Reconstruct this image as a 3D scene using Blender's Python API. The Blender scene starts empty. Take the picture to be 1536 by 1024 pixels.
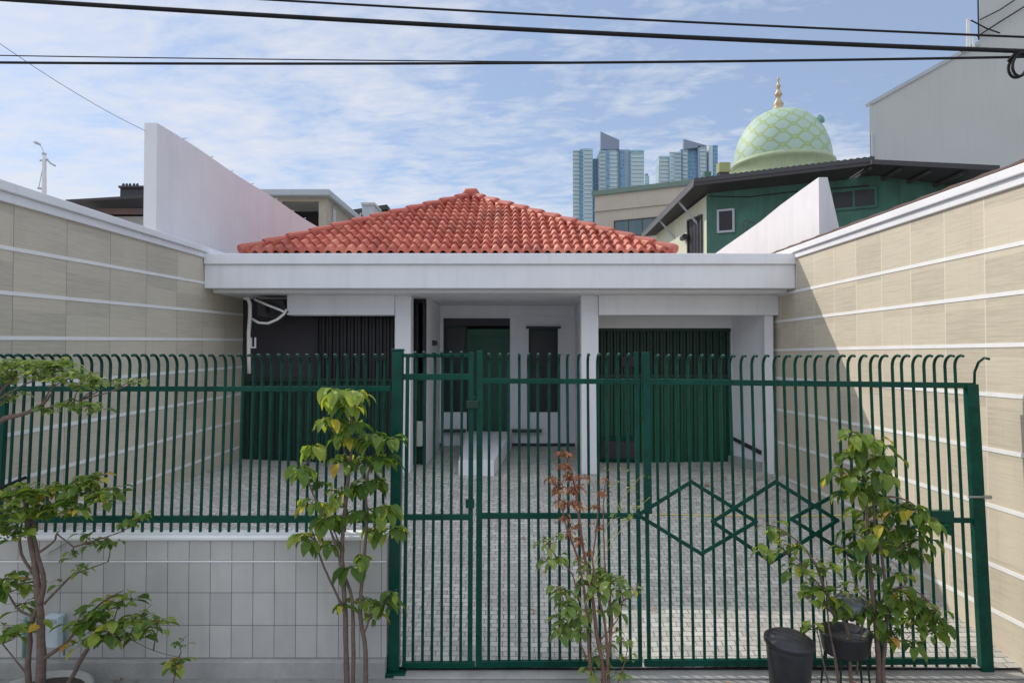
import bpy, math, random
from mathutils import Vector, Matrix
R = math.radians
sc = bpy.context.scene
COL = sc.collection
rnd = random.Random(7)

# ------------------------------------------------------------------ camera
CZ = 2.5
PITCH = math.atan(22 / 1024)
cam = bpy.data.cameras.new('camera')
cam.lens = 24; cam.sensor_width = 36; cam.clip_end = 5000; cam.clip_start = 0.05
camo = bpy.data.objects.new('camera', cam); COL.objects.link(camo)
camo.location = (0, 0, CZ); camo.rotation_euler = (math.pi / 2 + PITCH, 0, 0)
sc.camera = camo

def at(px, py, Y):
    """point on the sight line of photo pixel (px,py) at the distance Y"""
    x = (px - 768) / 1024; y = (512 - py) / 1024
    c, s = math.cos(PITCH), math.sin(PITCH)
    d = Vector((x, c - y * s, s + y * c))
    t = Y / d.y
    return Vector((d.x * t, Y, CZ + d.z * t))
GY = 5.45
LEAN = 0.055
def fp(px, py, off=0.0):
    """point on the leaning fence plane"""
    Y = GY
    for _ in range(6):
        p = at(px, py, Y); Y = GY + LEAN * p.z + off
    return at(px, py, Y)

# ------------------------------------------------------------------ mesh builder
class MB:
    def __init__(s): s.v = []; s.f = []; s.t = []; s.smooth = False
    def add(s, vs, fs, tint=0.5):
        o = len(s.v); s.v += [tuple(a) for a in vs]
        s.f += [tuple(i + o for i in q) for q in fs]; s.t += [tint] * len(fs)
        return s
    def box(s, x0, x1, y0, y1, z0, z1):
        v = [(x0,y0,z0),(x1,y0,z0),(x1,y1,z0),(x0,y1,z0),(x0,y0,z1),(x1,y0,z1),(x1,y1,z1),(x0,y1,z1)]
        return s.hexa(v)
    def hexa(s, v):   # bottom ring then top ring
        return s.add(v, [(3,2,1,0),(4,5,6,7),(0,1,5,4),(1,2,6,5),(2,3,7,6),(3,0,4,7)])
    def tube(s, path, rad, n=8, tint=0.5, cap=True):
        path = [Vector(p) for p in path]
        if not hasattr(rad, '__len__'): rad = [rad] * len(path)
        vs = []; prev = None
        for i, p in enumerate(path):
            a = path[max(i-1,0)]; b = path[min(i+1,len(path)-1)]
            d = (b - a)
            if d.length < 1e-9: d = Vector((0,0,1))
            d.normalize()
            if prev is None:
                u = d.orthogonal().normalized()
            else:
                u = prev - d * prev.dot(d)
                u = u.normalized() if u.length > 1e-6 else d.orthogonal().normalized()
            prev = u; w = d.cross(u)
            for k in range(n):
                an = 2 * math.pi * (k + .5) / n
                vs.append(p + (u * math.cos(an) + w * math.sin(an)) * rad[i])
        fs = []
        for i in range(len(path)-1):
            for k in range(n):
                k2 = (k+1) % n
                fs.append((i*n+k, i*n+k2, (i+1)*n+k2, (i+1)*n+k))
        if cap:
            fs.append(tuple(range(n))[::-1]); fs.append(tuple((len(path)-1)*n + k for k in range(n)))
        return s.add(vs, fs, tint)
    def bar(s, p, q, w, d=None):   # square-section bar, w across in X-ish/Z, d in Y
        p = Vector(p); q = Vector(q); d = d or w
        t = (q - p).normalized(); yv = Vector((0,1,0)); yv = (yv - t * yv.dot(t)).normalized()
        u = t.cross(yv)
        r = []
        for c in (p, q):
            r += [c - u*w/2 - yv*d/2, c + u*w/2 - yv*d/2, c + u*w/2 + yv*d/2, c - u*w/2 + yv*d/2]
        return s.hexa(r)
    def lathe(s, cx, cy, prof, n=32, tint=0.5):
        vs = []
        for r, z in prof:
            for k in range(n):
                a = 2*math.pi*k/n; vs.append((cx + r*math.cos(a), cy + r*math.sin(a), z))
        fs = []
        for i in range(len(prof)-1):
            for k in range(n):
                k2 = (k+1) % n
                fs.append((i*n+k, i*n+k2, (i+1)*n+k2, (i+1)*n+k))
        return s.add(vs, fs, tint)
    def prism(s, poly, off):   # polygon of 3d points extruded by vector off
        n = len(poly); off = Vector(off)
        vs = [Vector(p) for p in poly] + [Vector(p) + off for p in poly]
        fs = [tuple(range(n))[::-1], tuple(range(n, 2*n))]
        for k in range(n):
            k2 = (k+1) % n; fs.append((k, k2, n+k2, n+k))
        return s.add(vs, fs)
    def build(s, name, mat, parent=None, smooth=False, bevel=0, tint=False, fixn=True):
        me = bpy.data.meshes.new(name)
        o = bpy.data.objects.new(name, me); COL.objects.link(o)
        org = Vector((0,0,0))
        if parent is not None:
            o.parent = parent
            p = parent
            while p is not None: org += p.location; p = p.parent
        me.from_pydata([tuple(Vector(a) - org) for a in s.v], [], s.f)
        if fixn:
            import bmesh
            bm = bmesh.new(); bm.from_mesh(me); bmesh.ops.recalc_face_normals(bm, faces=bm.faces); bm.to_mesh(me); bm.free()
        me.materials.append(mat)
        if smooth:
            me.polygons.foreach_set('use_smooth', [True] * len(me.polygons))
        if tint:
            a = me.attributes.new('tint', 'FLOAT', 'FACE'); a.data.foreach_set('value', s.t)
        if bevel:
            m = o.modifiers.new('edge', 'BEVEL'); m.width = bevel; m.segments = 2; m.limit_method = 'ANGLE'; m.angle_limit = R(40)
        return o

def tag(o, label=None, cat=None, group=None, kind=None):
    if label: o['label'] = label
    if cat: o['category'] = cat
    if group: o['group'] = group
    if kind: o['kind'] = kind
    return o
def thing(name, loc, label, cat, group=None):
    o = bpy.data.objects.new(name, None); COL.objects.link(o); o.location = loc; o.empty_display_size = .2
    return tag(o, label, cat, group)
def place(o, loc):     # copy of a part under the same parent
    c = o.copy(); COL.objects.link(c); c.parent = o.parent; c.location = loc
    return c

# ------------------------------------------------------------------ materials
class NT:
    def __init__(s, name):
        s.m = bpy.data.materials.new(name); s.m.use_nodes = True; s.n = s.m.node_tree.nodes; s.l = s.m.node_tree.links
        s.b = s.n['Principled BSDF']
    def new(s, t, **kw):
        n = s.n.new(t)
        for k, v in kw.items(): setattr(n, k, v)
        return n
    def put(s, sock, v):
        if hasattr(v, 'is_output') or isinstance(v, bpy.types.NodeSocket): s.l.new(v, sock)
        else: sock.default_value = v
    def math(s, op, a, b=0.0, c=None):
        n = s.new('ShaderNodeMath', operation=op); s.put(n.inputs[0], a); s.put(n.inputs[1], b)
        if c is not None: s.put(n.inputs[2], c)
        return n.outputs[0]
    def pos(s): return s.new('ShaderNodeNewGeometry').outputs['Position']
    def sep(s, v):
        n = s.new('ShaderNodeSeparateXYZ'); s.l.new(v, n.inputs[0]); return n.outputs
    def comb(s, x, y, z):
        n = s.new('ShaderNodeCombineXYZ'); s.put(n.inputs[0], x); s.put(n.inputs[1], y); s.put(n.inputs[2], z); return n.outputs[0]
    def noise(s, vec, scale, detail=4, rough=.55, dist=0):
        n = s.new('ShaderNodeTexNoise'); s.l.new(vec, n.inputs['Vector'])
        n.inputs['Scale'].default_value = scale; n.inputs['Detail'].default_value = detail; n.inputs['Roughness'].default_value = rough
        n.inputs['Distortion'].default_value = dist
        return n.outputs['Fac']
    def scale(s, vec, sx, sy, sz):
        n = s.new('ShaderNodeVectorMath', operation='MULTIPLY'); s.l.new(vec, n.inputs[0]); n.inputs[1].default_value = (sx, sy, sz); return n.outputs[0]
    def ramp(s, fac, stops):
        n = s.new('ShaderNodeValToRGB'); s.put(n.inputs[0], fac); e = n.color_ramp.elements
        while len(e) < len(stops): e.new(.5)
        for i, (p, c) in enumerate(stops):
            e[i].position = p; e[i].color = (c if hasattr(c, '__len__') else (c, c, c)) + ((1,) if not hasattr(c, '__len__') or len(c) == 3 else ())
        return n.outputs[0]
    def mix(s, fac, a, b, mode='MIX'):
        n = s.new('ShaderNodeMix', data_type='RGBA', blend_type=mode)
        s.put(n.inputs[0], fac)
        for k, v in ((6, a), (7, b)):
            if isinstance(v, tuple) and len(v) == 3: v = v + (1,)
            s.put(n.inputs[k], v)
        return n.outputs[2]
    def bump(s, h, strength=.3, dist=.01):
        n = s.new('ShaderNodeBump'); n.inputs['Strength'].default_value = strength; n.inputs['Distance'].default_value = dist
        s.l.new(h, n.inputs['Height']); s.l.new(n.outputs[0], s.b.inputs['Normal'])
    def col(s, v):
        if isinstance(v, tuple) and len(v) == 3: v = v + (1,)
        s.put(s.b.inputs['Base Color'], v)
    def rough(s, v): s.put(s.b.inputs['Roughness'], v)

def plain(name, c, rough=.6, var=.12, scale=3.0, bump=.15, metal=0, streak=0.0, fine=60):
    """painted / plastered surface with blotchy tone, fine grain and optional vertical rain streaks"""
    m = NT(name); p = m.pos()
    n1 = m.noise(p, scale, 6, .6); n2 = m.noise(p, fine, 3, .6)
    k = m.math('ADD', m.math('MULTIPLY', n1, .75), m.math('MULTIPLY', n2, .25))
    lo = tuple(a * (1 - var) for a in c); hi = tuple(min(1, a * (1 + var)) for a in c)
    col = m.ramp(k, [(.3, lo), (.7, hi)])
    if streak:
        sn = m.noise(m.scale(p, 9, 9, .5), 1.0, 5, .65)
        col = m.mix(m.math('MULTIPLY', m.ramp(sn, [(.52, 0.0), (.75, 1.0)]), streak), col, tuple(a * .55 for a in c))
    m.col(col); m.rough(m.ramp(n1, [(.3, max(0, rough - .1)), (.7, min(1, rough + .1))]))
    m.b.inputs['Metallic'].default_value = metal
    if bump: m.bump(m.math('ADD', n2, m.math('MULTIPLY', n1, .6)), bump, .004)
    return m.m

M = {}
M['white_paint'] = plain('white_paint', (.80, .795, .82), .6, .05, 2.2, .18, streak=.17)
M['white_rough'] = plain('white_rough_plaster', (.68, .67, .68), .75, .06, 3.5, .35, streak=.28)
M['lavender'] = plain('pale_lavender_plaster', (.72, .715, .74), .75, .05, 2.0, .25, streak=.16)
M['band'] = plain('white_band_paint', (.82, .81, .80), .6, .05, 5, .1, streak=.12)
def green_paint():
    m = NT('green_gloss_paint'); p = m.pos()
    n1 = m.noise(p, 6, 5, .6); n2 = m.noise(p, 38, 5, .7); n3 = m.noise(p, 2.2, 3, .5)
    c = m.ramp(n1, [(.3, (.0010, .040, .027)), (.7, (.0024, .070, .047))])
    ch = m.math('MULTIPLY', m.ramp(n2, [(.66, 0.0), (.72, .75)]), m.ramp(n3, [(.45, 0.0), (.6, 1.0)]))
    c = m.mix(ch, c, (.075, .040, .022)); m.col(c)
    m.rough(m.ramp(n1, [(.3, .22), (.7, .36)])); m.b.inputs['Specular IOR Level'].default_value = .22
    m.bump(n2, .15, .002); return m.m
M['green'] = green_paint()
M['green_dull'] = plain('green_satin_paint', (.005, .075, .038), .45, .15, 5, .1, streak=.2)
M['dark_green'] = plain('dark_green_paint', (.004, .030, .018), .5, .25, 4, .1)
M['charcoal'] = plain('charcoal_panel', (.035, .032, .042), .5, .2, 3, .1)
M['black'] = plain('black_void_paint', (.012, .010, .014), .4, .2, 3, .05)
M['concrete'] = plain('grey_concrete', (.36, .35, .33), .85, .22, 4, .5, streak=.25)
M['dark_wood'] = plain('dark_wood', (.05, .045, .045), .6, .3, 8, .2)
M['black_plastic'] = plain('black_plastic', (.022, .022, .026), .42, .3, 12, .12)
M['cable'] = plain('cable_rubber', (.006, .006, .008), .8, .1, 5, 0)
M['pot'] = plain('pale_pot', (.42, .42, .39), .7, .2, 6, .3, streak=.3)
M['soil'] = plain('soil', (.07, .055, .045), .95, .4, 30, .8)
M['bark'] = plain('bark', (.15, .105, .085), .85, .4, 25, .6)
M['bark_red'] = plain('reddish_bark', (.21, .11, .08), .85, .35, 25, .5)
M['steel'] = plain('weathered_steel', (.38, .38, .37), .5, .2, 8, .1, metal=.6)
M['pipe_white'] = plain('white_pipe', (.72, .70, .66), .5, .08, 8, .05)
M['beige_wall'] = plain('beige_plaster', (.50, .44, .37), .85, .08, 1.2, .25, streak=.25)
M['tan_wall'] = plain('tan_render', (.40, .35, .28), .85, .15, 1.5, .3, streak=.35)
M['cream_wall'] = plain('cream_plaster', (.66, .66, .50), .85, .08, 2, .3, streak=.3)
M['green_wall'] = plain('sea_green_plaster', (.062, .160, .122), .85, .3, 2.0, .4, streak=.65)
M['grey_wall'] = plain('grey_render', (.50, .50, .475), .9, .05, .6, .3, streak=.14)
M['roof_dark'] = plain('dark_roof_sheet', (.045, .042, .045), .6, .25, 2, .2)
M['roof_rust'] = plain('rust_brown_roof', (.11, .066, .056), .75, .3, 4, .3)
M['trim_grey'] = plain('grey_trim', (.42, .45, .48), .7, .1, 3, .1)
M['dark_glass'] = plain('dark_glass', (.010, .011, .014), .35, .2, 2, 0)
M['blue_glass'] = plain('blue_glass', (.10, .155, .18), .12, .15, 2, 0)
M['gold'] = plain('old_gold', (.46, .36, .22), .45, .2, 8, .1, metal=.4)
M['pale_blue'] = plain('pale_blue_surface', (.62, .70, .76), .35, .12, 9, .2)
M['yellow'] = plain('yellow_rope_fibre', (.62, .50, .16), .8, .1, 30, .2)
M['teal_metal'] = plain('teal_metal', (.20, .38, .36), .5, .15, 6, .1)
M['terracotta_cap'] = plain('terracotta_cap', (.47, .115, .075), .6, .16, 3, .25, streak=.1)

# ground / street
def ground_mat():
    m = NT('street_concrete'); p = m.pos()
    n1 = m.noise(p, 1.3, 8, .65); n2 = m.noise(p, 40, 4, .7); n3 = m.noise(p, 5, 6, .6, 1.2)
    c = m.ramp(m.math('ADD', m.math('MULTIPLY', n1, .6), m.math('MULTIPLY', n2, .4)), [(.3, (.20,.195,.185)), (.7, (.38,.365,.34))])
    c = m.mix(m.ramp(n3, [(.55, 0.0), (.72, .6)]), c, (.13,.125,.12))
    m.col(c); m.rough(.9); m.bump(m.math('ADD', n2, n3), .5, .008); return m.m
M['street'] = ground_mat()

def paver_mat():
    m = NT('grey_pavers'); p = m.pos()
    wob = m.noise(p, 3.0, 2)
    v = m.new('ShaderNodeVectorMath', operation='ADD'); m.l.new(p, v.inputs[0])
    m.l.new(m.comb(m.math('MULTIPLY', wob, .05), m.math('MULTIPLY', wob, .04), 0.0), v.inputs[1])
    b = m.new('ShaderNodeTexBrick'); m.l.new(v.outputs[0], b.inputs['Vector'])
    b.offset = .5; b.inputs['Scale'].default_value = 1; b.inputs['Brick Width'].default_value = .108; b.inputs['Row Height'].default_value = .07
    b.inputs['Mortar Size'].default_value = .0045; b.inputs['Mortar Smooth'].default_value = .3; b.inputs['Bias'].default_value = 0
    b.inputs['Color1'].default_value = (.47,.445,.41,1); b.inputs['Color2'].default_value = (.72,.685,.63,1); b.inputs['Mortar'].default_value = (.20,.195,.185,1)
    n1 = m.noise(p, .9, 7, .62); n2 = m.noise(p, 55, 3, .6)
    c = m.mix(m.ramp(n1, [(.42, 0.0), (.7, .55)]), b.outputs['Color'], (.38,.365,.34), 'MIX')
    n5 = m.noise(p, 2.4, 6, .7, 1.0); c = m.mix(m.ramp(n5, [(.60, 0.0), (.74, .5)]), c, (.20,.19,.175))
    n6 = m.noise(p, 12, 4, .7); c = m.mix(m.ramp(n6, [(.62, 0.0), (.75, .4)]), c, (.50,.47,.43))
    c = m.mix(.5, c, m.ramp(n2, [(.25, (.5,.5,.5)), (.75, (1,1,1))]), 'MULTIPLY')
    m.col(c); m.rough(.85)
    m.bump(m.math('ADD', m.math('MULTIPLY', b.outputs['Fac'], -1.0), m.math('MULTIPLY', n2, .5)), .7, .008); return m.m
M['pavers'] = paver_mat()

def sidewall_mat(name, period, phase, base, joint, jw):
    """bamboo-textured cladding tiles: fine level streaks, tall joints every `period` metres"""
    m = NT(name); p = m.pos(); x, y, z = m.sep(p)
    st = m.noise(m.comb(m.math('MULTIPLY', y, 2.2), 0.0, m.math('MULTIPLY', z, 60)), 1.0, 5, .65)
    st2 = m.noise(m.comb(m.math('MULTIPLY', y, 7), 3.0, m.math('MULTIPLY', z, 150)), 1.0, 3, .6)
    cell = m.new('ShaderNodeTexWhiteNoise', noise_dimensions='2D')
    cy = m.math('DIVIDE', m.math('SUBTRACT', y, phase), period)
    m.l.new(m.comb(m.math('FLOOR', cy), m.math('FLOOR', m.math('DIVIDE', z, .415)), 0.0), cell.inputs['Vector'])
    k = m.math('ADD', m.math('MULTIPLY', st, .6), m.math('ADD', m.math('MULTIPLY', st2, .25), m.math('MULTIPLY', cell.outputs['Value'], .20)))
    c = m.ramp(m.math('SUBTRACT', k, .04), [(.28, tuple(a * .74 for a in base)), (.5, base), (.75, tuple(min(1, a * 1.15) for a in base))])
    big = m.noise(p, 1.1, 6, .6)
    c = m.mix(m.ramp(big, [(.5, 0.0), (.78, .35)]), c, tuple(a * .68 for a in base))
    drip = m.noise(m.comb(m.math('MULTIPLY', y, 14), 1.0, m.math('MULTIPLY', z, .7)), 1.0, 6, .7)
    c = m.mix(m.ramp(drip, [(.58, 0.0), (.74, .38)]), c, tuple(a * .5 for a in base))
    fr = m.math('FRACT', cy)
    line = m.math('LESS_THAN', fr, jw / period)
    c = m.mix(m.math('MULTIPLY', line, .85), c, joint)
    m.col(c); m.rough(.6); m.bump(m.math('SUBTRACT', m.math('MULTIPLY', st, .8), line), .3, .004); return m.m
M['clad_left'] = sidewall_mat('beige_cladding_left', .68, 5.97, (.585,.525,.42), (.22,.205,.18), .008)
M['clad_right'] = sidewall_mat('beige_cladding_right', .512, 5.77, (.60,.53,.41), (.74,.64,.56), .013)

def lowtile_mat():
    m = NT('glazed_wall_tiles'); p = m.pos(); x, y, z = m.sep(p)
    w, h = .168, .2525
    cx = m.math('DIVIDE', m.math('ADD', x, .02), w); cz = m.math('DIVIDE', m.math('SUBTRACT', z, .138), h)
    fx = m.math('FRACT', cx); fz = m.math('FRACT', cz)
    line = m.math('MAXIMUM', m.math('LESS_THAN', fx, .03), m.math('LESS_THAN', fz, .02))
    wn = m.new('ShaderNodeTexWhiteNoise', noise_dimensions='2D'); m.l.new(m.comb(m.math('FLOOR', cx), m.math('FLOOR', cz), 0.0), wn.inputs['Vector'])
    n = m.noise(p, 7, 5, .6)
    c = m.ramp(m.math('ADD', m.math('MULTIPLY', wn.outputs['Value'], .4), m.math('MULTIPLY', n, .6)), [(.25, (.435,.42,.40)), (.75, (.53,.515,.485))])
    dirt = m.noise(m.scale(p, 5, 5, .9), 1.0, 6, .65)
    c = m.mix(m.ramp(dirt, [(.52, 0.0), (.8, .5)]), c, (.33,.31,.28))
    c = m.mix(m.math('MULTIPLY', line, .95), c, (.13,.125,.12)); m.col(c); m.rough(.38); m.bump(m.math('SUBTRACT', m.math('MULTIPLY', n, .2), line), .3, .004); return m.m
M['lowtile'] = lowtile_mat()

def roof_tile_mat():
    m = NT('terracotta_tiles'); p = m.pos()
    n1 = m.noise(p, 2.2, 6, .6); n2 = m.noise(p, 18, 5, .65)
    at_ = m.new('ShaderNodeAttribute'); at_.attribute_name = 'tint'
    k = m.math('ADD', m.math('MULTIPLY', at_.outputs['Fac'], .4), m.math('ADD', m.math('MULTIPLY', n1, .35), m.math('MULTIPLY', n2, .3)))
    c = m.ramp(k, [(.2, (.30,.060,.038)), (.5, (.50,.120,.075)), (.85, (.66,.26,.17))])
    n3 = m.noise(p, 1.1, 7, .7, .8); c = m.mix(m.ramp(n3, [(.54, 0.0), (.70, .55)]), c, (.22,.10,.07))
    n4 = m.noise(p, 6.5, 6, .7); c = m.mix(m.ramp(n4, [(.63, 0.0), (.70, .5)]), c, (.52,.40,.33))
    m.col(c); m.rough(.6); m.bump(n2, .2, .004); return m.m
M['rooftile'] = roof_tile_mat()

def leaf_mat(name, stops, trans=.5):
    m = NT(name)
    a = m.new('ShaderNodeAttribute'); a.attribute_name = 'tint'
    n = m.noise(m.pos(), 45, 3, .6)
    k = m.math('ADD', a.outputs['Fac'], m.math('MULTIPLY', m.math('SUBTRACT', n, .5), .35))
    c = m.ramp(k, stops); m.col(c); m.rough(.55); m.b.inputs['Specular IOR Level'].default_value = .3
    t = m.new('ShaderNodeBsdfTranslucent'); 
    tc = m.mix(1.0, c, (1.5, 1.45, .7), 'MULTIPLY'); m.l.new(tc, t.inputs['Color'])
    mx = m.new('ShaderNodeMixShader'); mx.inputs[0].default_value = trans
    out = m.n['Material Output']; m.l.new(m.b.outputs[0], mx.inputs[1]); m.l.new(t.outputs[0], mx.inputs[2]); m.l.new(mx.outputs[0], out.inputs[0])
    return m.m
M['leaf'] = leaf_mat('green_leaf', [(0, (.050,.105,.030)), (.4, (.135,.225,.045)), (.74, (.29,.37,.075)), (.90, (.55,.47,.06)), (1, (.42,.21,.07))])
M['leaf_pale'] = leaf_mat('pale_leaf', [(0, (.10,.17,.06)), (.5, (.23,.33,.10)), (.85, (.40,.47,.16)), (1, (.52,.47,.12))])
M['leaf_dry'] = leaf_mat('withered_leaf', [(0, (.20,.085,.045)), (.5, (.36,.15,.085)), (1, (.45,.25,.13))], .3)

def dome_mat(cx, cy, cz, r):
    m = NT('patterned_dome'); p = m.pos()
    s = m.new('ShaderNodeVectorMath', operation='SUBTRACT'); m.l.new(p, s.inputs[0]); s.inputs[1].default_value = (cx, cy, cz)
    x, y, z = m.sep(s.outputs[0])
    ang = m.math('ARCTAN2', y, x); el = m.math('ARCTAN2', z, m.math('SQRT', m.math('ADD', m.math('MULTIPLY', x, x), m.math('MULTIPLY', y, y))))
    u = m.math('MULTIPLY', ang, 13 / (2 * math.pi)); v = m.math('MULTIPLY', el, 3.35)
    # hexagon cells from a staggered lattice
    def cell(du, dv):
        fu = m.math('SUBTRACT', m.math('FRACT', m.math('ADD', u, du)), .5); fv = m.math('SUBTRACT', m.math('FRACT', m.math('ADD', v, dv)), .5)
        a = m.math('ABSOLUTE', fu); b = m.math('ABSOLUTE', m.math('MULTIPLY', fv, .95))
        return m.math('MAXIMUM', m.math('ADD', m.math('MULTIPLY', a, .9), m.math('MULTIPLY', b, .62)), m.math('MULTIPLY', b, 1.0))
    d = m.math('MINIMUM', cell(0, 0), cell(.5, .5))
    c = m.ramp(d, [(.30, (.36,.47,.40)), (.32, (.30,.39,.19)), (.39, (.28,.38,.16)), (.42, (.37,.44,.24))])
    petal = m.math('LESS_THAN', m.math('ABSOLUTE', m.math('SUBTRACT', m.math('FRACT', m.math('MULTIPLY', u, 2)), .5)), .03)
    n = m.noise(p, 2, 5); c = m.mix(m.ramp(n, [(.5, 0.0), (.8, .25)]), c, (.30,.38,.25))
    m.col(c); m.rough(.6); return m.m

# ------------------------------------------------------------------ world, sun
SUN = Vector((-1.0, .83, 1.0)).normalized()
ELEV = math.asin(SUN.z)
w = bpy.data.worlds.new('World'); sc.world = w; w.use_nodes = True
nt = w.node_tree; nt.nodes.clear()
class WN(NT):
    def __init__(s): s.n = nt.nodes; s.l = nt.links
W = WN()
sky = W.new('ShaderNodeTexSky', sky_type='NISHITA'); sky.sun_disc = False
sky.sun_elevation = ELEV; sky.sun_rotation = math.atan2(SUN.x, SUN.y)
sky.air_density = 1.0; sky.dust_density = .6; sky.ozone_density = 1.5; sky.altitude = 0
tcd = W.new('ShaderNodeTexCoord').outputs['Generated']
dx, dy, dz = W.sep(tcd)
den = W.math('ADD', W.math('MAXIMUM', dz, 0.0), .10)
cu = W.math('DIVIDE', dx, den); cv = W.math('DIVIDE', dy, den)
pl = W.comb(W.math('ADD', cu, W.math('MULTIPLY', cv, .25)), W.math('MULTIPLY', cv, 1.15), 0.0)
n1 = W.noise(pl, .75, 4, .5, .3); n2 = W.noise(pl, 3.4, 7, .6, .6); n3 = W.noise(W.scale(pl, 1.0, 1.7, 1.0), 8.5, 5, .6, .4)
cov = W.math('ADD', W.math('MULTIPLY', n1, .40), W.math('ADD', W.math('MULTIPLY', n2, .44), W.math('MULTIPLY', n3, .26)))
# more cloud to the left (-x) and lower
cov = W.math('ADD', cov, W.math('MULTIPLY', dx, -.08))
cov = W.math('ADD', cov, W.math('MULTIPLY', W.math('SUBTRACT', .25, dz), .22))
cf = W.ramp(cov, [(.47, 0.0), (.56, .5), (.67, .97)])
FILL_CLOUD = 8.7
CLOUD = (5.65, 5.85, 6.35)
SKYMUL = (.70, .73, .82)
base = W.mix(1.0, sky.outputs[0], SKYMUL, 'MULTIPLY')
base = W.mix(.45, base, (3.9, 4.9, 6.5))
skyc = W.mix(W.math('MULTIPLY', cf, .88), base, CLOUD)
# added unseen cloud fill overhead and behind the street, brightens the shade
fill_cloud = W.math('MAXIMUM', W.ramp(dz, [(.50, 0.0), (.78, 1.0)]), W.math('MULTIPLY', W.ramp(W.math('MULTIPLY', dy, -1.0), [(.1, 0.0), (.4, 1.0)]), W.ramp(dz, [(.2, 0.0), (.46, 1.0)])))
fill_cloud = W.math('MULTIPLY', fill_cloud, W.ramp(n2, [(.25, .72), (.6, 1.0)]))
skyc = W.mix(fill_cloud, skyc, (FILL_CLOUD * .92, FILL_CLOUD * .995, FILL_CLOUD * 1.13))
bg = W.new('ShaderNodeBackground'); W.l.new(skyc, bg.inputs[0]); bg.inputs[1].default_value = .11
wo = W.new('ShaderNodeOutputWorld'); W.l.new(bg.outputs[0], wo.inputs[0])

sl = bpy.data.lights.new('sun', 'SUN'); sl.energy = 2.5; sl.angle = R(.53); sl.color = (1, .93, .82)
so = bpy.data.objects.new('sun', sl); COL.objects.link(so)
so.rotation_euler = (-SUN).to_track_quat('-Z', 'Y').to_euler(); so.location = (0, 0, 30)

sc.view_settings.view_transform = 'Standard'; sc.view_settings.look = 'None'; sc.view_settings.exposure = 0.35; sc.view_settings.gamma = 1
sc.cycles.max_bounces = 8; sc.cycles.diffuse_bounces = 5

# ------------------------------------------------------------------ ground
g = MB(); g.add([(-1500,-400,-.03),(1500,-400,-.03),(1500,2600,-.03),(-1500,2600,-.03)], [(0,1,2,3)])
tag(g.build('ground', M['street']), kind='structure')

def XL(Y): return -4.25 + .037 * (Y - 9.4)
def XR(Y): return 3.91 - .0273 * (Y - 9.4)
def gz(x, Y):
    L = .9 if Y > 6 else .9 - (6 - Y) * .03
    Rr = .78 - (9.9 - Y) * .164 if Y < 9.9 else .78 + (Y - 9.9) * .026
    t = min(1, max(0, (x + 4.1) / 3.15)); t = t * t * (3 - 2 * t) if Y < 8 else t
    return L * (1 - t) + Rr * t
d = MB(); NX, NY = 48, 60
vs = []
for j in range(NY + 1):
    Y = 5.44 + (12.7 - 5.44) * j / NY
    for i in range(NX + 1):
        x = -4.6 + 8.75 * i / NX
        vs.append((x, Y, gz(x, Y) + .006 * math.sin(x * 2.3 + Y * 1.7)))
d.add(vs, [(j*(NX+1)+i, j*(NX+1)+i+1, (j+1)*(NX+1)+i+1, (j+1)*(NX+1)+i) for j in range(NY) for i in range(NX)])
tag(d.build('driveway', M['pavers'], smooth=True), kind='structure')
p = MB(); p.box(-9, 9, 1.2, 5.44, -.12, .002)
tag(p.build('pavement', M['street']), kind='structure')
p = MB(); p.box(-.92, 4.0, 5.33, 5.47, .0025, .018)
tag(p.build('threshold', M['concrete'], bevel=.006), kind='structure')

# ------------------------------------------------------------------ side walls
def side_wall(name, label, XF, sgn, Y0, Y1, bands, top0, top1, mat, slope, thick=.16):
    root = thing(name, (XF(Y0), Y0, 0), label, 'wall')
    a, b = XF(Y0), XF(Y1)
    t = sgn * thick
    tz = lambda Y: top0 + (top1 - top0) * (Y - Y0) / (Y1 - Y0)
    m = MB(); m.hexa([(a,Y0,-.1),(b,Y1,-.1),(b+t,Y1,-.1),(a+t,Y0,-.1),(a,Y0,tz(Y0)),(b,Y1,tz(Y1)),(b+t,Y1,tz(Y1)),(a+t,Y0,tz(Y0))])
    m.build('wall', mat, root)
    e = -sgn * .006
    for zb in bands:
        z0 = zb + slope * (Y0 - 9.4); z1 = zb + slope * (Y1 - 9.4)
        q = MB(); q.hexa([(a+e,Y0,z0-.017),(b+e,Y1,z0*0+z1-.017),(b-e*.5,Y1,z1-.017),(a-e*.5,Y0,z0-.017),
                          (a+e,Y0,z0+.017),(b+e,Y1,z1+.017),(b-e*.5,Y1,z1+.017),(a-e*.5,Y0,z0+.017)])
        q.build('white_band', M['band'], root)
    c = MB()
    e1 = -sgn * .025; e2 = -sgn * .055
    zt = 4.0; zm0 = (tz(Y0) + zt) / 2 ; zm1 = (tz(Y1) + zt) / 2
    c.hexa([(a+e1,Y0-.02,tz(Y0)+.001),(b+e1,Y1,tz(Y1)+.001),(b+t-e1,Y1,tz(Y1)+.001),(a+t-e1,Y0-.02,tz(Y0)+.001),(a+e1,Y0-.02,zm0),(b+e1,Y1,zm1),(b+t-e1,Y1,zm1),(a+t-e1,Y0-.02,zm0)])
    c.hexa([(a+e2,Y0-.03,zm0),(b+e2,Y1,zm1),(b+t-e2,Y1,zm1),(a+t-e2,Y0-.03,zm0),(a+e2,Y0-.03,zt),(b+e2,Y1,zt),(b+t-e2,Y1,zt),(a+t-e2,Y0-.03,zt)])
    c.build('wall_cap', M['white_paint'], root, bevel=.008)
    return root
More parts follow.
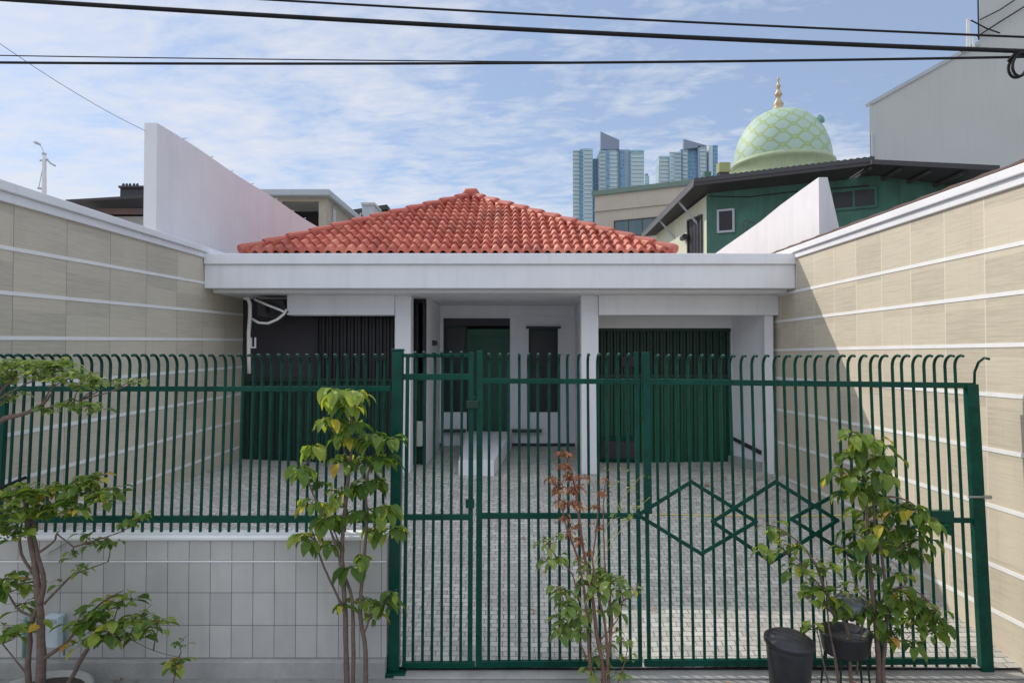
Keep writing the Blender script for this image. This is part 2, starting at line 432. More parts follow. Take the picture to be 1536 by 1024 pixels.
side_wall('boundary_wall', 'shaded beige tiled boundary wall with white bands, left of the driveway', XL, -1, 5.3, 17,
          [3.51, 3.12, 2.73, 2.31, 1.89, 1.485, 1.08], 3.905 - .021*4.1, 3.905 + .01, M['clad_left'], .021)
side_wall('boundary_wall', 'sunlit beige tiled boundary wall with white bands, right of the driveway', XR, 1, 4.3, 17,
          [3.39, 3.005, 2.59, 2.18, 1.72, 1.25, .76, .385], 3.845, 3.845, M['clad_right'], 0)

# tall white party wall on the left, with stub spikes
r = thing('party_wall', (-4.62, 8.8, 0), 'tall pale lavender party wall rising behind the left boundary wall', 'wall')
wl = MB()
PW0 = at(213, 184, 8.8); PW1 = at(490, 350, 15.98)
def tzl(Y): return PW0.z + (PW1.z - PW0.z) * (Y - 8.8) / 7.18 + .012 * math.sin(Y * 2.1)
def pwx(Y): return -4.606 + .037 * (Y - 8.8)
seg = [8.8 + i * .5 for i in range(19)]
n = len(seg); vv = []
for Y in seg:
    vv += [(pwx(Y), Y, 0), (pwx(Y), Y, tzl(Y)), (pwx(Y) - .165, Y, tzl(Y)), (pwx(Y) - .165, Y, 0)]
ff = []
for i in range(n-1):
    for k in range(4):
        k2 = (k+1) % 4; ff.append((i*4+k, i*4+k2, (i+1)*4+k2, (i+1)*4+k))
ff += [(0,1,2,3), ((n-1)*4+3, (n-1)*4+2, (n-1)*4+1, (n-1)*4)]
wl.add(vv, ff); wl.build('wall', M['lavender'], r)
stub = MB(); stub.tube([(-4.65, 9.6, tzl(9.6) - .02), (-4.65, 9.6, tzl(9.6) + .05), (-4.62, 9.62, tzl(9.6) + .065)], .010, 6)
st = stub.build('spike', M['steel'], r)
for Y in (10.4, 11.1, 11.9, 13.0, 13.9, 14.6, 15.6):
    place(st, st.location + Vector((.037 * (Y - 9.6), Y - 9.6, tzl(Y) - tzl(9.6))))

# white wedge wall on the right
r = thing('party_wall', (4.35, 9.9, 0), 'sunlit white stub wall sloping down behind the right end of the canopy', 'wall')
wr = MB()
prof = []
A = at(1228, 266, 9.95)
Yb = [9.95, 10.6, 11.4, 12.3, 13.3, 14.4, 15.6]
tops = [A.z + (4.72 - A.z) * (y - 9.95) / 5.65 + .02 * math.sin(y * 5) for y in Yb]
tops[0] = A.z
xs = A.x
vv = []
for y, t in zip(Yb, tops):
    vv += [(xs, y, 0), (xs, y, t), (xs + .13, y, t), (xs + .42, y, 3.8), (xs + .55, y, 0)]
ff = []
for i in range(len(Yb) - 1):
    for k in range(5):
        k2 = (k+1) % 5; ff.append((i*5+k, i*5+k2, (i+1)*5+k2, (i+1)*5+k))
ff += [(0,1,2,3,4), tuple((len(Yb)-1)*5 + k for k in (4,3,2,1,0))]
wr.add(vv, ff); wr.build('wall', M['white_rough'], r)
hk = MB()
q = at(1108, 345, 13.6)
for dx_ in (0, .12):
    b = Vector((xs + .06 + dx_, 13.4 + dx_, 4.8))
    hk.tube([b, b + Vector((0,0,.3)), b + Vector((.03,0,.36)), b + Vector((.09,0,.38)), b + Vector((.14,0,.34))], .012, 6)
hk.build('anchor_rod', M['roof_dark'], r)

# ------------------------------------------------------------------ the house
H = thing('house', (0, 9.4, .8), 'white bungalow with red clay tile roof and flat canopy behind the green gate', 'house')
xl, xr = -4.245, 3.905
FZ0, FZ1, FZL = 3.436, 3.914, 3.765
c = MB()
c.box(xl, xr, 9.40, 17, FZ0, FZL)
c.build('canopy', M['white_paint'], H, bevel=.006)
c = MB(); c.box(xl + .001, xr + .004, 9.365, 17, FZL + .001, FZ1)
c.build('fascia', M['white_paint'], H, bevel=.008)
# soffit drop behind the lip
c = MB(); c.box(xl + .02, xr - .02, 9.62, 10.9, 3.392, FZ0 - .001)
c.build('soffit', M['white_paint'], H, bevel=.004)
# beams
def px_x(px, Y): return (px - 768) * Y / 1024
bz0 = 3.10
for x0, x1 in ((px_x(430, 9.95) , px_x(592, 10) - .002), (px_x(898, 10), XR(9.95) - .003)):
    b = MB(); b.box(x0, x1, 9.95, 10.25, bz0, 3.391); b.build('beam', M['white_paint'], H, bevel=.006)
# columns
def column(x0, x1):
    b = MB(); b.box(x0, x1, 10.0, 10.27, .70, 3.391)
    return b.build('column', M['white_paint'], H, bevel=.006)
column(px_x(592, 10), px_x(614, 10) + .02)
column(px_x(872, 10), px_x(898, 10) - .003)
b = MB(); b.box(px_x(1147, 10), px_x(1160, 10), 10.0, 10.13, .70, bz0 - .001); b.build('post', M['white_paint'], H, bevel=.005)

# walls round the porch
BY = 12.6
bx = lambda px: (px - 768) * BY / 1024
bzz = lambda py: at(768, py, BY).z
wall = MB()
X0, X1 = -1.33, 1.16
ztop = FZ0 - .002
d0, d1 = bx(665), bx(765); w0, w1 = bx(793), bx(837)
dz1 = bzz(477); wz0, wz1 = bzz(618), bzz(492)
wall.box(X0, d0, BY, BY + .15, .7, ztop)
wall.box(d0, d1, BY, BY + .15, dz1, ztop)
wall.box(d1, w0, BY, BY + .15, .7, ztop)
wall.box(w0, w1, BY, BY + .15, .7, wz0); wall.box(w0, w1, BY, BY + .15, wz1, ztop)
wall.box(w1, X1, BY, BY + .15, .7, ztop)
dd = bx(700)
wall.box(d0, dd, BY, BY + .15, .7, wz0)
wall.build('wall', M['white_paint'], H)
lint = MB(); lint.box(X0 + .001, X1 - .001, BY - .05, BY - .001, bzz(474) , ztop - .001); lint.build('lintel', M['white_paint'], H, bevel=.004)
s = MB(); s.box(X0 - .14, X0, 10.66, BY + .14, .7, ztop - .003); s.build('wall', M['white_paint'], H)
s = MB(); s.box(X1, X1 + .14, 10.272, BY + .14, .6, ztop - .003); s.build('wall', M['white_paint'], H)
# skirting
for a_, b_ in ((X0 + .001, d0), (d1, X1 - .001)):
    s = MB(); s.box(a_, b_, BY - .012, BY - .001, .78, .90); s.build('skirting', M['charcoal'], H)
# ledge strips low on the wall
for a_, b_ in ((667, 699), (768, 812)):
    s = MB(); s.box(bx(a_), bx(b_), BY - .16, BY - .013, bzz(647), bzz(643)); s.build('ledge', M['dark_wood'], H)
# dark room behind the openings
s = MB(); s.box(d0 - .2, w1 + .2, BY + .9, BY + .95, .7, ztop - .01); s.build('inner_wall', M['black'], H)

def window(x0, x1, z0, z1, y, mullions):
    f = MB(); t = .045
    f.box(x0, x0 + t, y, y + .06, z0, z1); f.box(x1 - t, x1, y, y + .06, z0, z1)
    f.box(x0 + t, x1 - t, y, y + .06, z0, z0 + t); f.box(x0 + t, x1 - t, y, y + .06, z1 - t, z1)
    zm = z0 + (z1 - z0) * .52
    f.box(x0 + t, x1 - t, y + .01, y + .05, zm, zm + .03)
    for k in range(mullions):
        xm = x0 + (x1 - x0) * (k + 1) / (mullions + 1)
        f.box(xm - .012, xm + .012, y + .005, y + .045, z0 + t, zm)
    wn = f.build('window', M['dark_green'], H, bevel=.003)
    p_ = MB(); p_.box(x0 + t * .5, x1 - t * .5, y + .03, y + .036, z0 + t * .5, z1 - t * .5); p_.build('pane', M['dark_glass'], wn)
    return wn
wn = window(w0 + .002, w1 - .002, wz0 + .002, wz1 - .002, BY + .04, 1)
s = MB(); s.box(w0 - .05, w1 + .05, BY - .06, BY - .003, wz1 - .01, wz1 + .03); s.build('window_head', M['charcoal'], wn)
window(d0 + .002, dd - .002, wz0 + .002, dz1 - .14, BY + .04, 1)
s = MB(); s.box(d0 + .002, d1 - .002, BY + .03, BY + .1, dz1 - .139, dz1 - .002); s.build('transom', M['charcoal'], H)
# front door
dr = MB(); x0, x1, z0, z1 = dd + .002, d1 - .002, .86, dz1 - .2
dr.box(x0, x1, BY + .05, BY + .09, z0, z1)
for (a0, a1, b0, b1) in ((.12,.88,.56,.94), (.12,.88,.08,.48)):
    X_0 = x0 + (x1-x0)*a0; X_1 = x0 + (x1-x0)*a1; Z_0 = z0 + (z1-z0)*b0; Z_1 = z0 + (z1-z0)*b1; t = .03
    for bxx in ((X_0, X_1, Z_0, Z_0+t), (X_0, X_1, Z_1-t, Z_1), (X_0, X_0+t, Z_0+t, Z_1-t), (X_1-t, X_1, Z_0+t, Z_1-t)):
        dr.box(bxx[0], bxx[1], BY + .038, BY + .049, bxx[2], bxx[3])
door = dr.build('front_door', M['green_dull'], H, bevel=.003)
s = MB(); s.tube([(x0 + .06, BY + .05, 1.75), (x0 + .06, BY - .01, 1.75), (x0 + .16, BY - .01, 1.75)], .012, 8); s.build('handle', M['steel'], door)
# small wall lamp near the corner
s = MB(); s.tube([(X0 + .001, 11.4, 2.72), (X0 + .08, 11.4, 2.72)], [.05, .035], 12); s.build('wall_lamp', M['charcoal'], H)

# folding garage doors: corrugated leaves
def ribbed(x0, x1, y, z0, z1, pitch, depth):
    m = MB(); n_ = max(2, int(round((x1 - x0) / pitch))); pw = (x1 - x0) / n_
    pts = []
    for k in range(n_):
        a = x0 + k * pw
        pts += [(a, y), (a + pw * .35, y), (a + pw * .5, y - depth), (a + pw * .85, y - depth)]
    pts.append((x1, y))
    vs_ = [(p_[0], p_[1], z0) for p_ in pts] + [(p_[0], p_[1], z1) for p_ in pts]
    k = len(pts)
    m.add(vs_, [(i, i+1, k+i+1, k+i) for i in range(k-1)])
    vs2 = [(x0, y + .02, z0), (x1, y + .02, z0), (x1, y + .02, z1), (x0, y + .02, z1)]
    m.add(vs2, [(3,2,1,0)])
    return m
# left garage
LY = 10.65
lx0, lx1 = XL(LY) + .004, -1.335
zc_ = at(0, 570, LY).z
gd = thing_door = bpy.data.objects.new('garage_door', None); COL.objects.link(gd); gd.parent = H; gd.location = Vector(((lx0+lx1)/2, LY, .9)) - H.location
ribbed(lx0, lx1, LY, .82, zc_ - .02, .13, .03).build('folding_panel', M['dark_green'], gd, fixn=False)
s = MB(); s.box(lx0, lx1, LY - .05, LY + .03, zc_ - .02, zc_ + .03); s.build('rail', M['dark_green'], gd, bevel=.004)
xm = px_x(475, LY)
s = MB(); s.box(lx0, xm - .03, LY, LY + .04, zc_ + .03, 3.39); 
s.build('upper_panel', M['charcoal'], gd)
ribbed(xm + .03, lx1, LY + .01, zc_ + .03, 3.33, .11, .025).build('upper_panel', M['black'], gd, fixn=False)
s = MB(); s.box(xm - .03, xm + .03, LY - .05, LY + .03, zc_ + .031, 3.39); s.box(xm + .03, lx1, LY - .05, LY + .03, 3.32, 3.39); s.build('frame', M['black'], gd)
# white duct slab leaning by the door, and electrical box
s = MB(); s.box(px_x(624, 10.6), px_x(635, 10.6), 10.50, 10.56, 1.12, 1.50); s.build('meter_box', M['grey_wall'], H, bevel=.004)
# right garage
RY = 10.9
rx0, rx1 = px_x(897, RY), px_x(1097, RY)
rz1 = at(0, 492, RY).z; rzm = at(0, 566, RY).z
wq = MB(); wq.box(rx0 - .05, XR(RY) - .003, RY, RY + .15, rz1, 3.391); wq.box(rx1, XR(RY) - .003, RY, RY + .15, .6, rz1 - .0005); wq.build('wall', M['white_paint'], H)
sx0, sx1 = rx1 + .012, px_x(1147, 10.0) + .02
wq = MB(); wq.hexa([(sx1, 10.14, .6), (XR(10.14) - .004, 10.14, .6), (XR(RY) - .004, RY - .002, .6), (sx0, RY - .002, .6),
                    (sx1, 10.14, 3.390), (XR(10.14) - .004, 10.14, 3.390), (XR(RY) - .004, RY - .002, 3.390), (sx0, RY - .002, 3.390)]); wq.build('wall', M['white_paint'], H)
c = MB(); c.box(px_x(898, 10) + .15, XR(11.1) - .003, 10.905, 11.2, 3.392, FZ0 - .0015); c.build('soffit', M['white_paint'], H)
gd = bpy.data.objects.new('garage_door', None); COL.objects.link(gd); gd.parent = H; gd.location = Vector(((rx0+rx1)/2, RY, .8)) - H.location
ribbed(rx0, rx1, RY + .07, .80, rzm, .105, .03).build('folding_panel', M['green_dull'], gd, fixn=False)
ribbed(rx0, rx1, RY + .09, rzm + .05, rz1 - .001, .105, .03).build('upper_panel', M['dark_green'], gd, fixn=False)
s = MB(); s.box(rx0, rx1, RY + .03, RY + .10, rzm, rzm + .05); s.box(rx0, rx1, RY + .02, RY + .10, rz1 - .05, rz1 - .002); s.box(rx1 - .05, rx1 - .001, RY + .02, RY + .10, .8, rzm - .001)
s.build('frame', M['dark_green'], gd, bevel=.004)
s = MB(); hx0, hx1 = px_x(904, RY), px_x(956, RY)
s.box(hx0, hx1, RY + .02, RY + .035, .84, 1.16); s.build('hatch', M['charcoal'], gd)
for a_, b_ in ((1.16, 1.22), (.84, .88)):
    s = MB(); s.box(hx0, hx1, RY - .005, RY + .019, a_, b_); s.build('hatch_rail', M['green'], gd)
s = MB(); s.box(hx0 + .3, hx1 - .02, RY + .03, RY + .039, 2.33, 2.5); s.build('grille', M['black'], gd)
# kerb and ledge by the right recess
def along(t): return Vector((sx1 + (sx0 - sx1) * t, 10.14 + (RY - .002 - 10.14) * t, 0))
nv_ = Vector((-(RY - 10.142), -(sx1 - sx0), 0)).normalized()
def side_strip(t0, t1, z0a, z1a, z0b, z1b, d, name, mat):
    a, b = along(t0), along(t1); u = nv_ * d; e = nv_ * .002; Z_ = lambda z: Vector((0, 0, z))
    m = MB(); m.hexa([a + u + Z_(z0a), a + e + Z_(z0a), b + e + Z_(z0b), b + u + Z_(z0b), a + u + Z_(z1a), a + e + Z_(z1a), b + e + Z_(z1b), b + u + Z_(z1b)])
    return m.build(name, mat, H)
side_strip(.02, .97, .6, .93, .6, .93, .10, 'kerb', M['concrete'])
side_strip(.05, .95, 1.04, 1.10, 1.17, 1.22, .03, 'sloping_trim', M['charcoal'])

# white sloping ramp to the door
rm = MB(); rm.hexa([(-.775, 9.9, .70), (-.262, 9.9, .70), (0.0, 12.4, .70), (-.82, 12.4, .70), (-.775, 9.9, .99), (-.262, 9.9, .99), (0.0, 12.4, 1.14), (-.82, 12.4, 1.14)])
tag(rm.build('ramp', M['white_paint'], bevel=.01), 'white sloping ramp block between the porch columns leading up to the door', 'ramp')

# ---- hip roof of S tiles
EC = Vector((-.805, 10.1, 4.03)); HW = 3.215; RISE = 1.56
apex = Vector((EC.x, EC.y + HW, EC.z + RISE))
def roof_face(origin, udir, vdir, upn, half, slen, tw=.155, rows=13, seg=10):
    m = MB(); rh = slen / rows
    nt_ = int(2 * half / tw) + 1
    for rw in range(rows):
        v0 = rw * rh; v1 = v0 + rh * 1.06
        hv = half * (1 - v0 / slen); hv1 = half * (1 - min(1, v1 / slen))
        for k in range(nt_):
            u0 = -half + k * tw
            if u0 + tw < -hv or u0 > hv: continue
            tint = rnd.random()
            jit = (rnd.random() - .5) * .008
            vs_ = []; fs_ = []
            for a in range(seg + 1):
                f = a / seg
                u = u0 + f * tw
                if f < .66: h = .056 * math.sin(math.pi * f / .66) ** .75
                else: h = -.022 * math.sin(math.pi * (f - .66) / .34)
                uc = max(-hv, min(hv, u)); uc1 = max(-hv1, min(hv1, u))
                for (uu, v, lift) in ((uc, v0, -.012), (uc, v0, .046 + jit), (uc1, v1, .004)):
                    vs_.append(origin + udir * uu + vdir * v + upn * (h * (1 if lift > -.01 else .9) + lift))
            for a in range(seg):
                for b_ in range(2):
                    q = (a*3+b_, (a+1)*3+b_, (a+1)*3+b_+1, a*3+b_+1); fs_.append(q)
            m.add(vs_, fs_, tint)
    return m
sl_len = math.hypot(HW, RISE)
roofroot = None
faces = [((0,-1), (1,0)), ((-1,0), (0,-1)), ((1,0), (0,1)), ((0,1), (-1,0))]
allr = MB()
for (nx, ny), (ux, uy) in faces:
    org = Vector((EC.x + nx * HW, EC.y + HW + ny * HW, EC.z))
    vd = Vector((-nx * HW, -ny * HW, RISE)).normalized()
    ud = Vector((ux, uy, 0)); up = Vector((nx * RISE, ny * RISE, HW)).normalized()
    f = roof_face(org, ud, vd, up, HW, sl_len)
    allr.add(f.v, f.f); allr.t[-len(f.t):] = f.t
# closed underside
o_ = Vector((EC.x, EC.y + HW, EC.z - .02))
allr.add([o_ + Vector((sx*(HW-.05), sy*(HW-.05), -.11)) for sx, sy in ((-1,-1),(1,-1),(1,1),(-1,1))] + [apex - Vector((0,0,.1))], [(0,1,2,3),(0,1,4),(1,2,4),(2,3,4),(3,0,4)])
RO = allr.build('roof', M['rooftile'], H, smooth=True, tint=True, fixn=False)
for p_ in RO.data.polygons: pass
mod = RO.modifiers.new('split', 'EDGE_SPLIT'); mod.split_angle = R(38)
for (sx, sy) in ((-1,-1),(1,-1),(1,1),(-1,1)):
    a = Vector((EC.x + sx*(HW+.02), EC.y + HW + sy*(HW+.02), EC.z + .03)); b_ = apex + Vector((0,0,.05))
    hm = MB(); N = 12
    for k in range(N):
        p0 = a.lerp(b_, k / N); p1 = a.lerp(b_, (k + 1.12) / N)
        hm.tube([p0 + Vector((0,0,.022)), p0.lerp(p1,.12) + Vector((0,0,.02)), p1], [.068, .076, .056], 12, rnd.random())
    hm.build('hip_cap', M['terracotta_cap'], RO, smooth=False)
hm = MB(); hm.tube([apex + Vector((-.14,0,.05)), apex + Vector((-.1,0,.075)), apex + Vector((.1,0,.075)), apex + Vector((.14,0,.05))], [.06, .12, .12, .06], 12); hm.build('ridge_cap', M['terracotta_cap'], RO, smooth=True)

# drain pipe, hose and dark bracket under the canopy
pr = thing('drain_pipe', (XL(10) + .1, 10.0, 2.6), 'bent white pipe with a loose hose loop under the left canopy corner', 'pipe')
s = MB(); s.tube([at(366,447,9.9), at(372,448,9.9), at(375,456,9.9), at(375,474,9.9), at(373,500,9.9), at(373,530,9.9), at(374,560,9.9)], .028, 8); s.build('pipe', M['pipe_white'], pr, smooth=True)
s = MB(); s.tube([at(378,478,9.8), at(388,484,9.75), at(402,485,9.7), at(416,479,9.7), at(426,471,9.7), at(430,464,9.7)], .018, 8); s.build('hose', M['pipe_white'], pr, smooth=True)
s = MB(); s.tube([at(382,449,9.8), at(400,457,9.75), at(418,464,9.7), at(429,469,9.7)], .016, 8); s.build('hose', M['pipe_white'], pr, smooth=True)
s = MB(); s.bar(at(376,506,9.9), at(376,520,9.9), .035, .03); s.bar(at(383,506,9.9), at(383,520,9.9), .02, .02); s.bar(at(376,521,9.9), at(384,521,9.9), .02, .02); s.build('pipe_clip', M['pipe_white'], pr)
aw = thing('ventilator', (XL(10) + .4, 10.0, 3.0), 'dark wedge shaped ventilator hood tucked under the canopy beside the white pipe', 'ventilator')
s = MB(); pts = [at(384,449,9.98), at(424,449,9.98), at(431,468,9.98), at(418,478,9.98), at(386,474,9.98)]
s.prism(pts, (0, .35, 0)); s.build('hood', M['charcoal'], aw, bevel=.01)
s = MB(); s.bar(at(384,447,9.94), at(432,468,9.94), .03, .03); s.build('bracket', M['black'], aw)
s = MB(); s.lathe(0, 0, [(0.001,0),(.09,0),(.1,.03),(.06,.05)], 16)
vv = [Vector(v) for v in s.v]; c0 = at(408, 463, 9.93)
s.v = [tuple(c0 + Vector((v.x, -v.z, v.y))) for v in vv]; s.build('fan', M['black'], aw)

# ------------------------------------------------------------------ low front wall
lw = thing('low_wall', (-2.7, 5.45, 0), 'low pale tiled wall under the left fence panel', 'wall')
lx0, lx1 = -4.40, -.985
s = MB(); s.box(lx0, lx1, 5.40, 5.56, .138, 1.055); s.build('wall', M['lowtile'], lw)
s = MB(); s.box(lx0, lx1 + .004, 5.375, 5.585, 1.056, 1.092); s.build('wall_cap', M['band'], lw, bevel=.012)
s = MB(); s.box(lx0, lx1, 5.35, 5.60, -.05, .137); s.build('plinth', M['concrete'], lw, bevel=.015)
s = MB(); s.box(lx0, lx1, 5.392, 5.3995, .886, .897); s.build('trim_strip', M['band'], lw)

# ------------------------------------------------------------------ fence and gates
def hook_bar(z0, z1, r_=.012):
    """upright bar from z0, bowing over toward the street at the top"""
    pts = [Vector((0, LEAN * z0, z0)), Vector((0, LEAN * (z1 - .1), z1 - .1))]
    Rr = .085; c0 = Vector((0, LEAN * (z1 - .1) - Rr, z1 - .1))
    for k in range(1, 7):
        a = k / 6 * R(112)
        pts.append(c0 + Vector((0, Rr * math.cos(a) * 1.0, Rr * math.sin(a))))
    m = MB(); m.tube(pts, [r_] * (len(pts) - 1) + [r_ * .85], 8); return m
def short_bar(z0, z1, r_=.0105):
    m = MB(); m.tube([(0, LEAN * z0, z0), (0, LEAN * z1, z1)], r_, 8); return m
def put_bars(root, mbar, xs_, name='bar'):
    first = None
    for x in xs_:
        loc = Vector((x + rnd.uniform(-.003, .003), GY, 0)) - root.location
        if first is None:
            first = mbar.build(name, M['green'], None, smooth=True); first.parent = root; first.location = loc
            md = first.modifiers.new('split', 'EDGE_SPLIT'); md.split_angle = R(60); c_ = first
        else:
            c_ = place(first, loc)
        c_.rotation_euler = (rnd.gauss(0, .0014), rnd.gauss(0, .0014), rnd.gauss(0, .025))
def rail(root, pxa, pya, pxb, pyb, hh, dd_, name='rail', off=0.0):
    m = MB(); m.bar(fp(pxa, pya, off), fp(pxb, pyb, off), hh, dd_)
    return m.build(name, M['green'], root, bevel=.003)
def stile(root, px, y0, y1, w_, d_, name='stile', off=0.0):
    a = fp(px, (y0 + y1) / 2).x
    z0 = fp(px, y0).z; z1 = fp(px, y1).z
    m = MB(); m.bar((a, GY + off + LEAN * z0, z0), (a, GY + off + LEAN * z1, z1), w_, d_)
    return m.build(name, M['green'], root, bevel=.004)
def fx(px, py=700): return fp(px, py).x
zs = lambda py: fp(768, py).z

# left fence panel
F = thing('fence_panel', (-2.7, GY, 1.09), 'green steel fence panel with hooked bars on the low tiled wall', 'fence')
rail(F, -60, 583, 586, 583, .042, .032); rail(F, -60, 778, 586, 778, .055, .035)
stile(F, 2, 805, 560, .05, .05)
xa, xb = fx(-40), fx(584)
nb = int((xb - xa) / .0775)
put_bars(F, hook_bar(1.088, 2.525), [xb - .04 - i * .0775 for i in range(nb)])

# main post
P = thing('gate_post', (fx(595), GY, 0), 'thick square green post between the fence panel and the narrow gate', 'post')
a = fx(595); m = MB(); m.bar((a, GY, .03), (a, GY + LEAN * 2.54, 2.54), .085, .085); m.build('post', M['green'], P, bevel=.005)
m = MB(); m.box(a - .10, a + .10, GY - .09, GY + .09, .003, .03); m.build('base_plate', M['green'], P, bevel=.004)
m = MB(); m.box(a - .048, a + .048, GY + LEAN * 2.54 - .048, GY + LEAN * 2.54 + .048, 2.54, 2.56); m.build('post_cap', M['green'], P, bevel=.008)

# pedestrian gate
PG = thing('pedestrian_gate', (fx(655), GY, .03), 'narrow green barred gate next to the thick square post', 'gate')
stile(PG, 609, 998, 532, .028, .03); stile(PG, 706, 998, 528, .038, .035)
rail(PG, 606, 565, 706, 565, .05, .034); rail(PG, 606, 533, 704, 533, .03, .03); rail(PG, 606, 775, 706, 775, .045, .034); rail(PG, 606, 996, 712, 996, .045, .036)
x0, x1 = fx(609), fx(706); n_ = 6
put_bars(PG, hook_bar(.05, 2.545), [x0 + (x1 - x0) * (k + 1) / (n_ + 1) for k in range(n_)])
m = MB(); m.box(fx(699), fx(712), GY + LEAN*1.35 - .045, GY + LEAN*1.35 - .02, zs(760), zs(747)); m.build('latch', M['green'], PG, bevel=.003)
m = MB(); a_ = fp(700, 606); m.box(a_.x, a_.x + .10, a_.y - .05, a_.y - .022, a_.z - .03, a_.z + .03); m.build('lock_box', M['dark_green'], PG, bevel=.004)

# gate leaf A
GA = thing('driveway_gate', (fx(840), GY, .03), 'green barred gate leaf with plain mid rail, in the middle', 'gate', 'leaves of the driveway gate')
stile(GA, 719, 998, 526, .048, .04); stile(GA, 957, 998, 528, .032, .032)
rail(GA, 716, 571, 960, 572, .042, .034); rail(GA, 716, 773, 957, 773, .045, .036); rail(GA, 714, 995, 960, 993, .048, .036)
x0, x1 = fx(719), fx(957); n_ = 15
put_bars(GA, hook_bar(.05, 2.53), [x0 + (x1 - x0) * (k + 1) / (n_ + 1) for k in range(n_)])

# gate leaf B with the diamond ornaments
GB = thing('driveway_gate', (fx(1215), GY, .03), 'wide green barred gate leaf with three interlaced diamonds', 'gate', 'leaves of the driveway gate')
stile(GB, 970, 770, 528, .062, .045); stile(GB, 972, 998, 770, .03, .03)
rail(GB, 966, 572, 1462, 578, .046, .036); rail(GB, 966, 993, 1462, 990, .048, .036); rail(GB, 1404, 779, 1462, 780, .04, .03)
x0, x1 = fx(970), fx(1456); n_ = 29
put_bars(GB, hook_bar(.05, 2.52), [x0 + (x1 - x0) * (k + 1) / (n_ + 1) for k in range(n_)])
def diamond(l, t, r_, b_, off):
    pts = [fp(q[0], q[1], off) for q in (l, t, r_, b_)]
    m = MB()
    for i in range(4):
        p_, q_ = pts[i], pts[(i+1) % 4]; dv = (q_ - p_).normalized() * .012
        m.bar(p_ - dv, q_ + dv, .03, .014)
    m.build('diamond', M['green'], GB, bevel=.002)
diamond((957,772), (1037,722), (1134,782), (1052,830), -.022)
diamond((1069,782), (1164,722), (1256,780), (1157,842), -.037)
diamond((1187,778), (1284,724), (1390,780), (1284,838), -.022)
m = MB(); c0 = fp(1415, 778, -.03)
m.box(c0.x - .11, c0.x + .07, c0.y - .03, c0.y + .03, c0.z - .03, c0.z + .07)
m.hexa([(c0.x - .02, c0.y - .035, c0.z - .10), (c0.x + .05, c0.y - .035, c0.z - .13), (c0.x + .05, c0.y + .02, c0.z - .13), (c0.x - .02, c0.y + .02, c0.z - .10),
        (c0.x - .02, c0.y - .035, c0.z - .03), (c0.x + .05, c0.y - .035, c0.z - .03), (c0.x + .05, c0.y + .02, c0.z - .03), (c0.x - .02, c0.y + .02, c0.z - .03)])
lk = m.build('lock_box', M['green'], GB, bevel=.004)
m = MB(); m.tube([c0 + Vector((-.14, -.05, -.05)), c0 + Vector((-.03, -.05, -.045)), c0 + Vector((.0, -.05, -.04))], .018, 8); m.build('bolt', M['green'], lk)
# right post
P2 = thing('gate_post', (fx(1466), GY, 0), 'slim green end post beside the sunlit tiled wall', 'post')
za, zb = 0.0, zs(577)
ba, ta = fp(1479, 1003), fp(1456, 576)
m = MB(); m.bar((ba.x, ba.y, .012), (ta.x, ta.y, ta.z), .095, .06); m.build('post', M['green'], P2, bevel=.005)
m = MB(); m.box(ba.x - .2, ba.x + .07, GY - .06, GY + .05, .003, .014); m.build('base_plate', M['steel'], P2)
hb = MB(); tp = ta + Vector((.03, 0, -.02))
hb.tube([tp, tp + Vector((.004, 0, .12)), tp + Vector((.01, -.04, .2)), tp + Vector((.016, -.1, .235)), tp + Vector((.02, -.15, .225))], .0105, 8); hb.build('bar', M['green'], P2, smooth=True)
m = MB(); q = fp(1462, 745, -.05); m.tube([q - Vector((.05,0,0)), q + Vector((.08, .02, -.004))], .009, 8); m.tube([q + Vector((.08,.02,-.004)), q + Vector((.15, .03, -.008))], .016, 8); m.build('hinge_bolt', M['steel'], P2)

# yellow rope strung behind the gate
m = MB(); pts = []
for k in range(25):
    t = k / 24; px = 985 + (1345 - 985) * t
    q = at(px, 771 + 3 * math.sin(t * 3.1), 5.75); pts.append(q)
m.tube(pts, .006, 6); m.tube([pts[0], pts[0] + Vector((-.02, -.22, .02))], .006, 6); m.tube([pts[-1], pts[-1] + Vector((.02, -.22, .02))], .006, 6)
tag(m.build('rope', M['yellow'], smooth=True), 'thin yellow rope strung level behind the diamond gate leaf', 'rope')

# ------------------------------------------------------------------ plants
def leaf(mb, base, dirv, length, width, droop, tint, roll=0.0, segs=4, pet=0.25):
    d = Vector(dirv).normalized(); p = Vector(base)
    side = d.cross(Vector((0,0,1)))
    if side.length < .05: side = Vector((rnd.uniform(-1,1), rnd.uniform(-1,1), 0))
    side.normalize()
    side = Matrix.Rotation(roll, 3, d) @ side
    vs_ = []; prof = [0.05, .75, 1.0, .72, .30, .02] if segs == 5 else [.06, .85, 1.0, .62, .03]
    # petiole
    pe = p + d * length * pet
    mb.tube([p, pe], [.003, .002], 4, .3, cap=False)
    p = pe
    for i in range(segs + 1):
        up = side.cross(d).normalized()
        w_ = width * .5 * prof[i]
        vs_ += [p - side * w_ + up * w_ * .35, p, p + side * w_ + up * w_ * .35]
        d = (d + Vector((0,0,-droop / segs))).normalized()
        side = (side - d * side.dot(d)).normalized()
        p = p + d * length / segs
    fs_ = []
    for i in range(segs):
        o = i * 3
        fs_ += [(o, o+1, o+4, o+3), (o+1, o+2, o+5, o+4)]
    mb.add(vs_, fs_, tint)

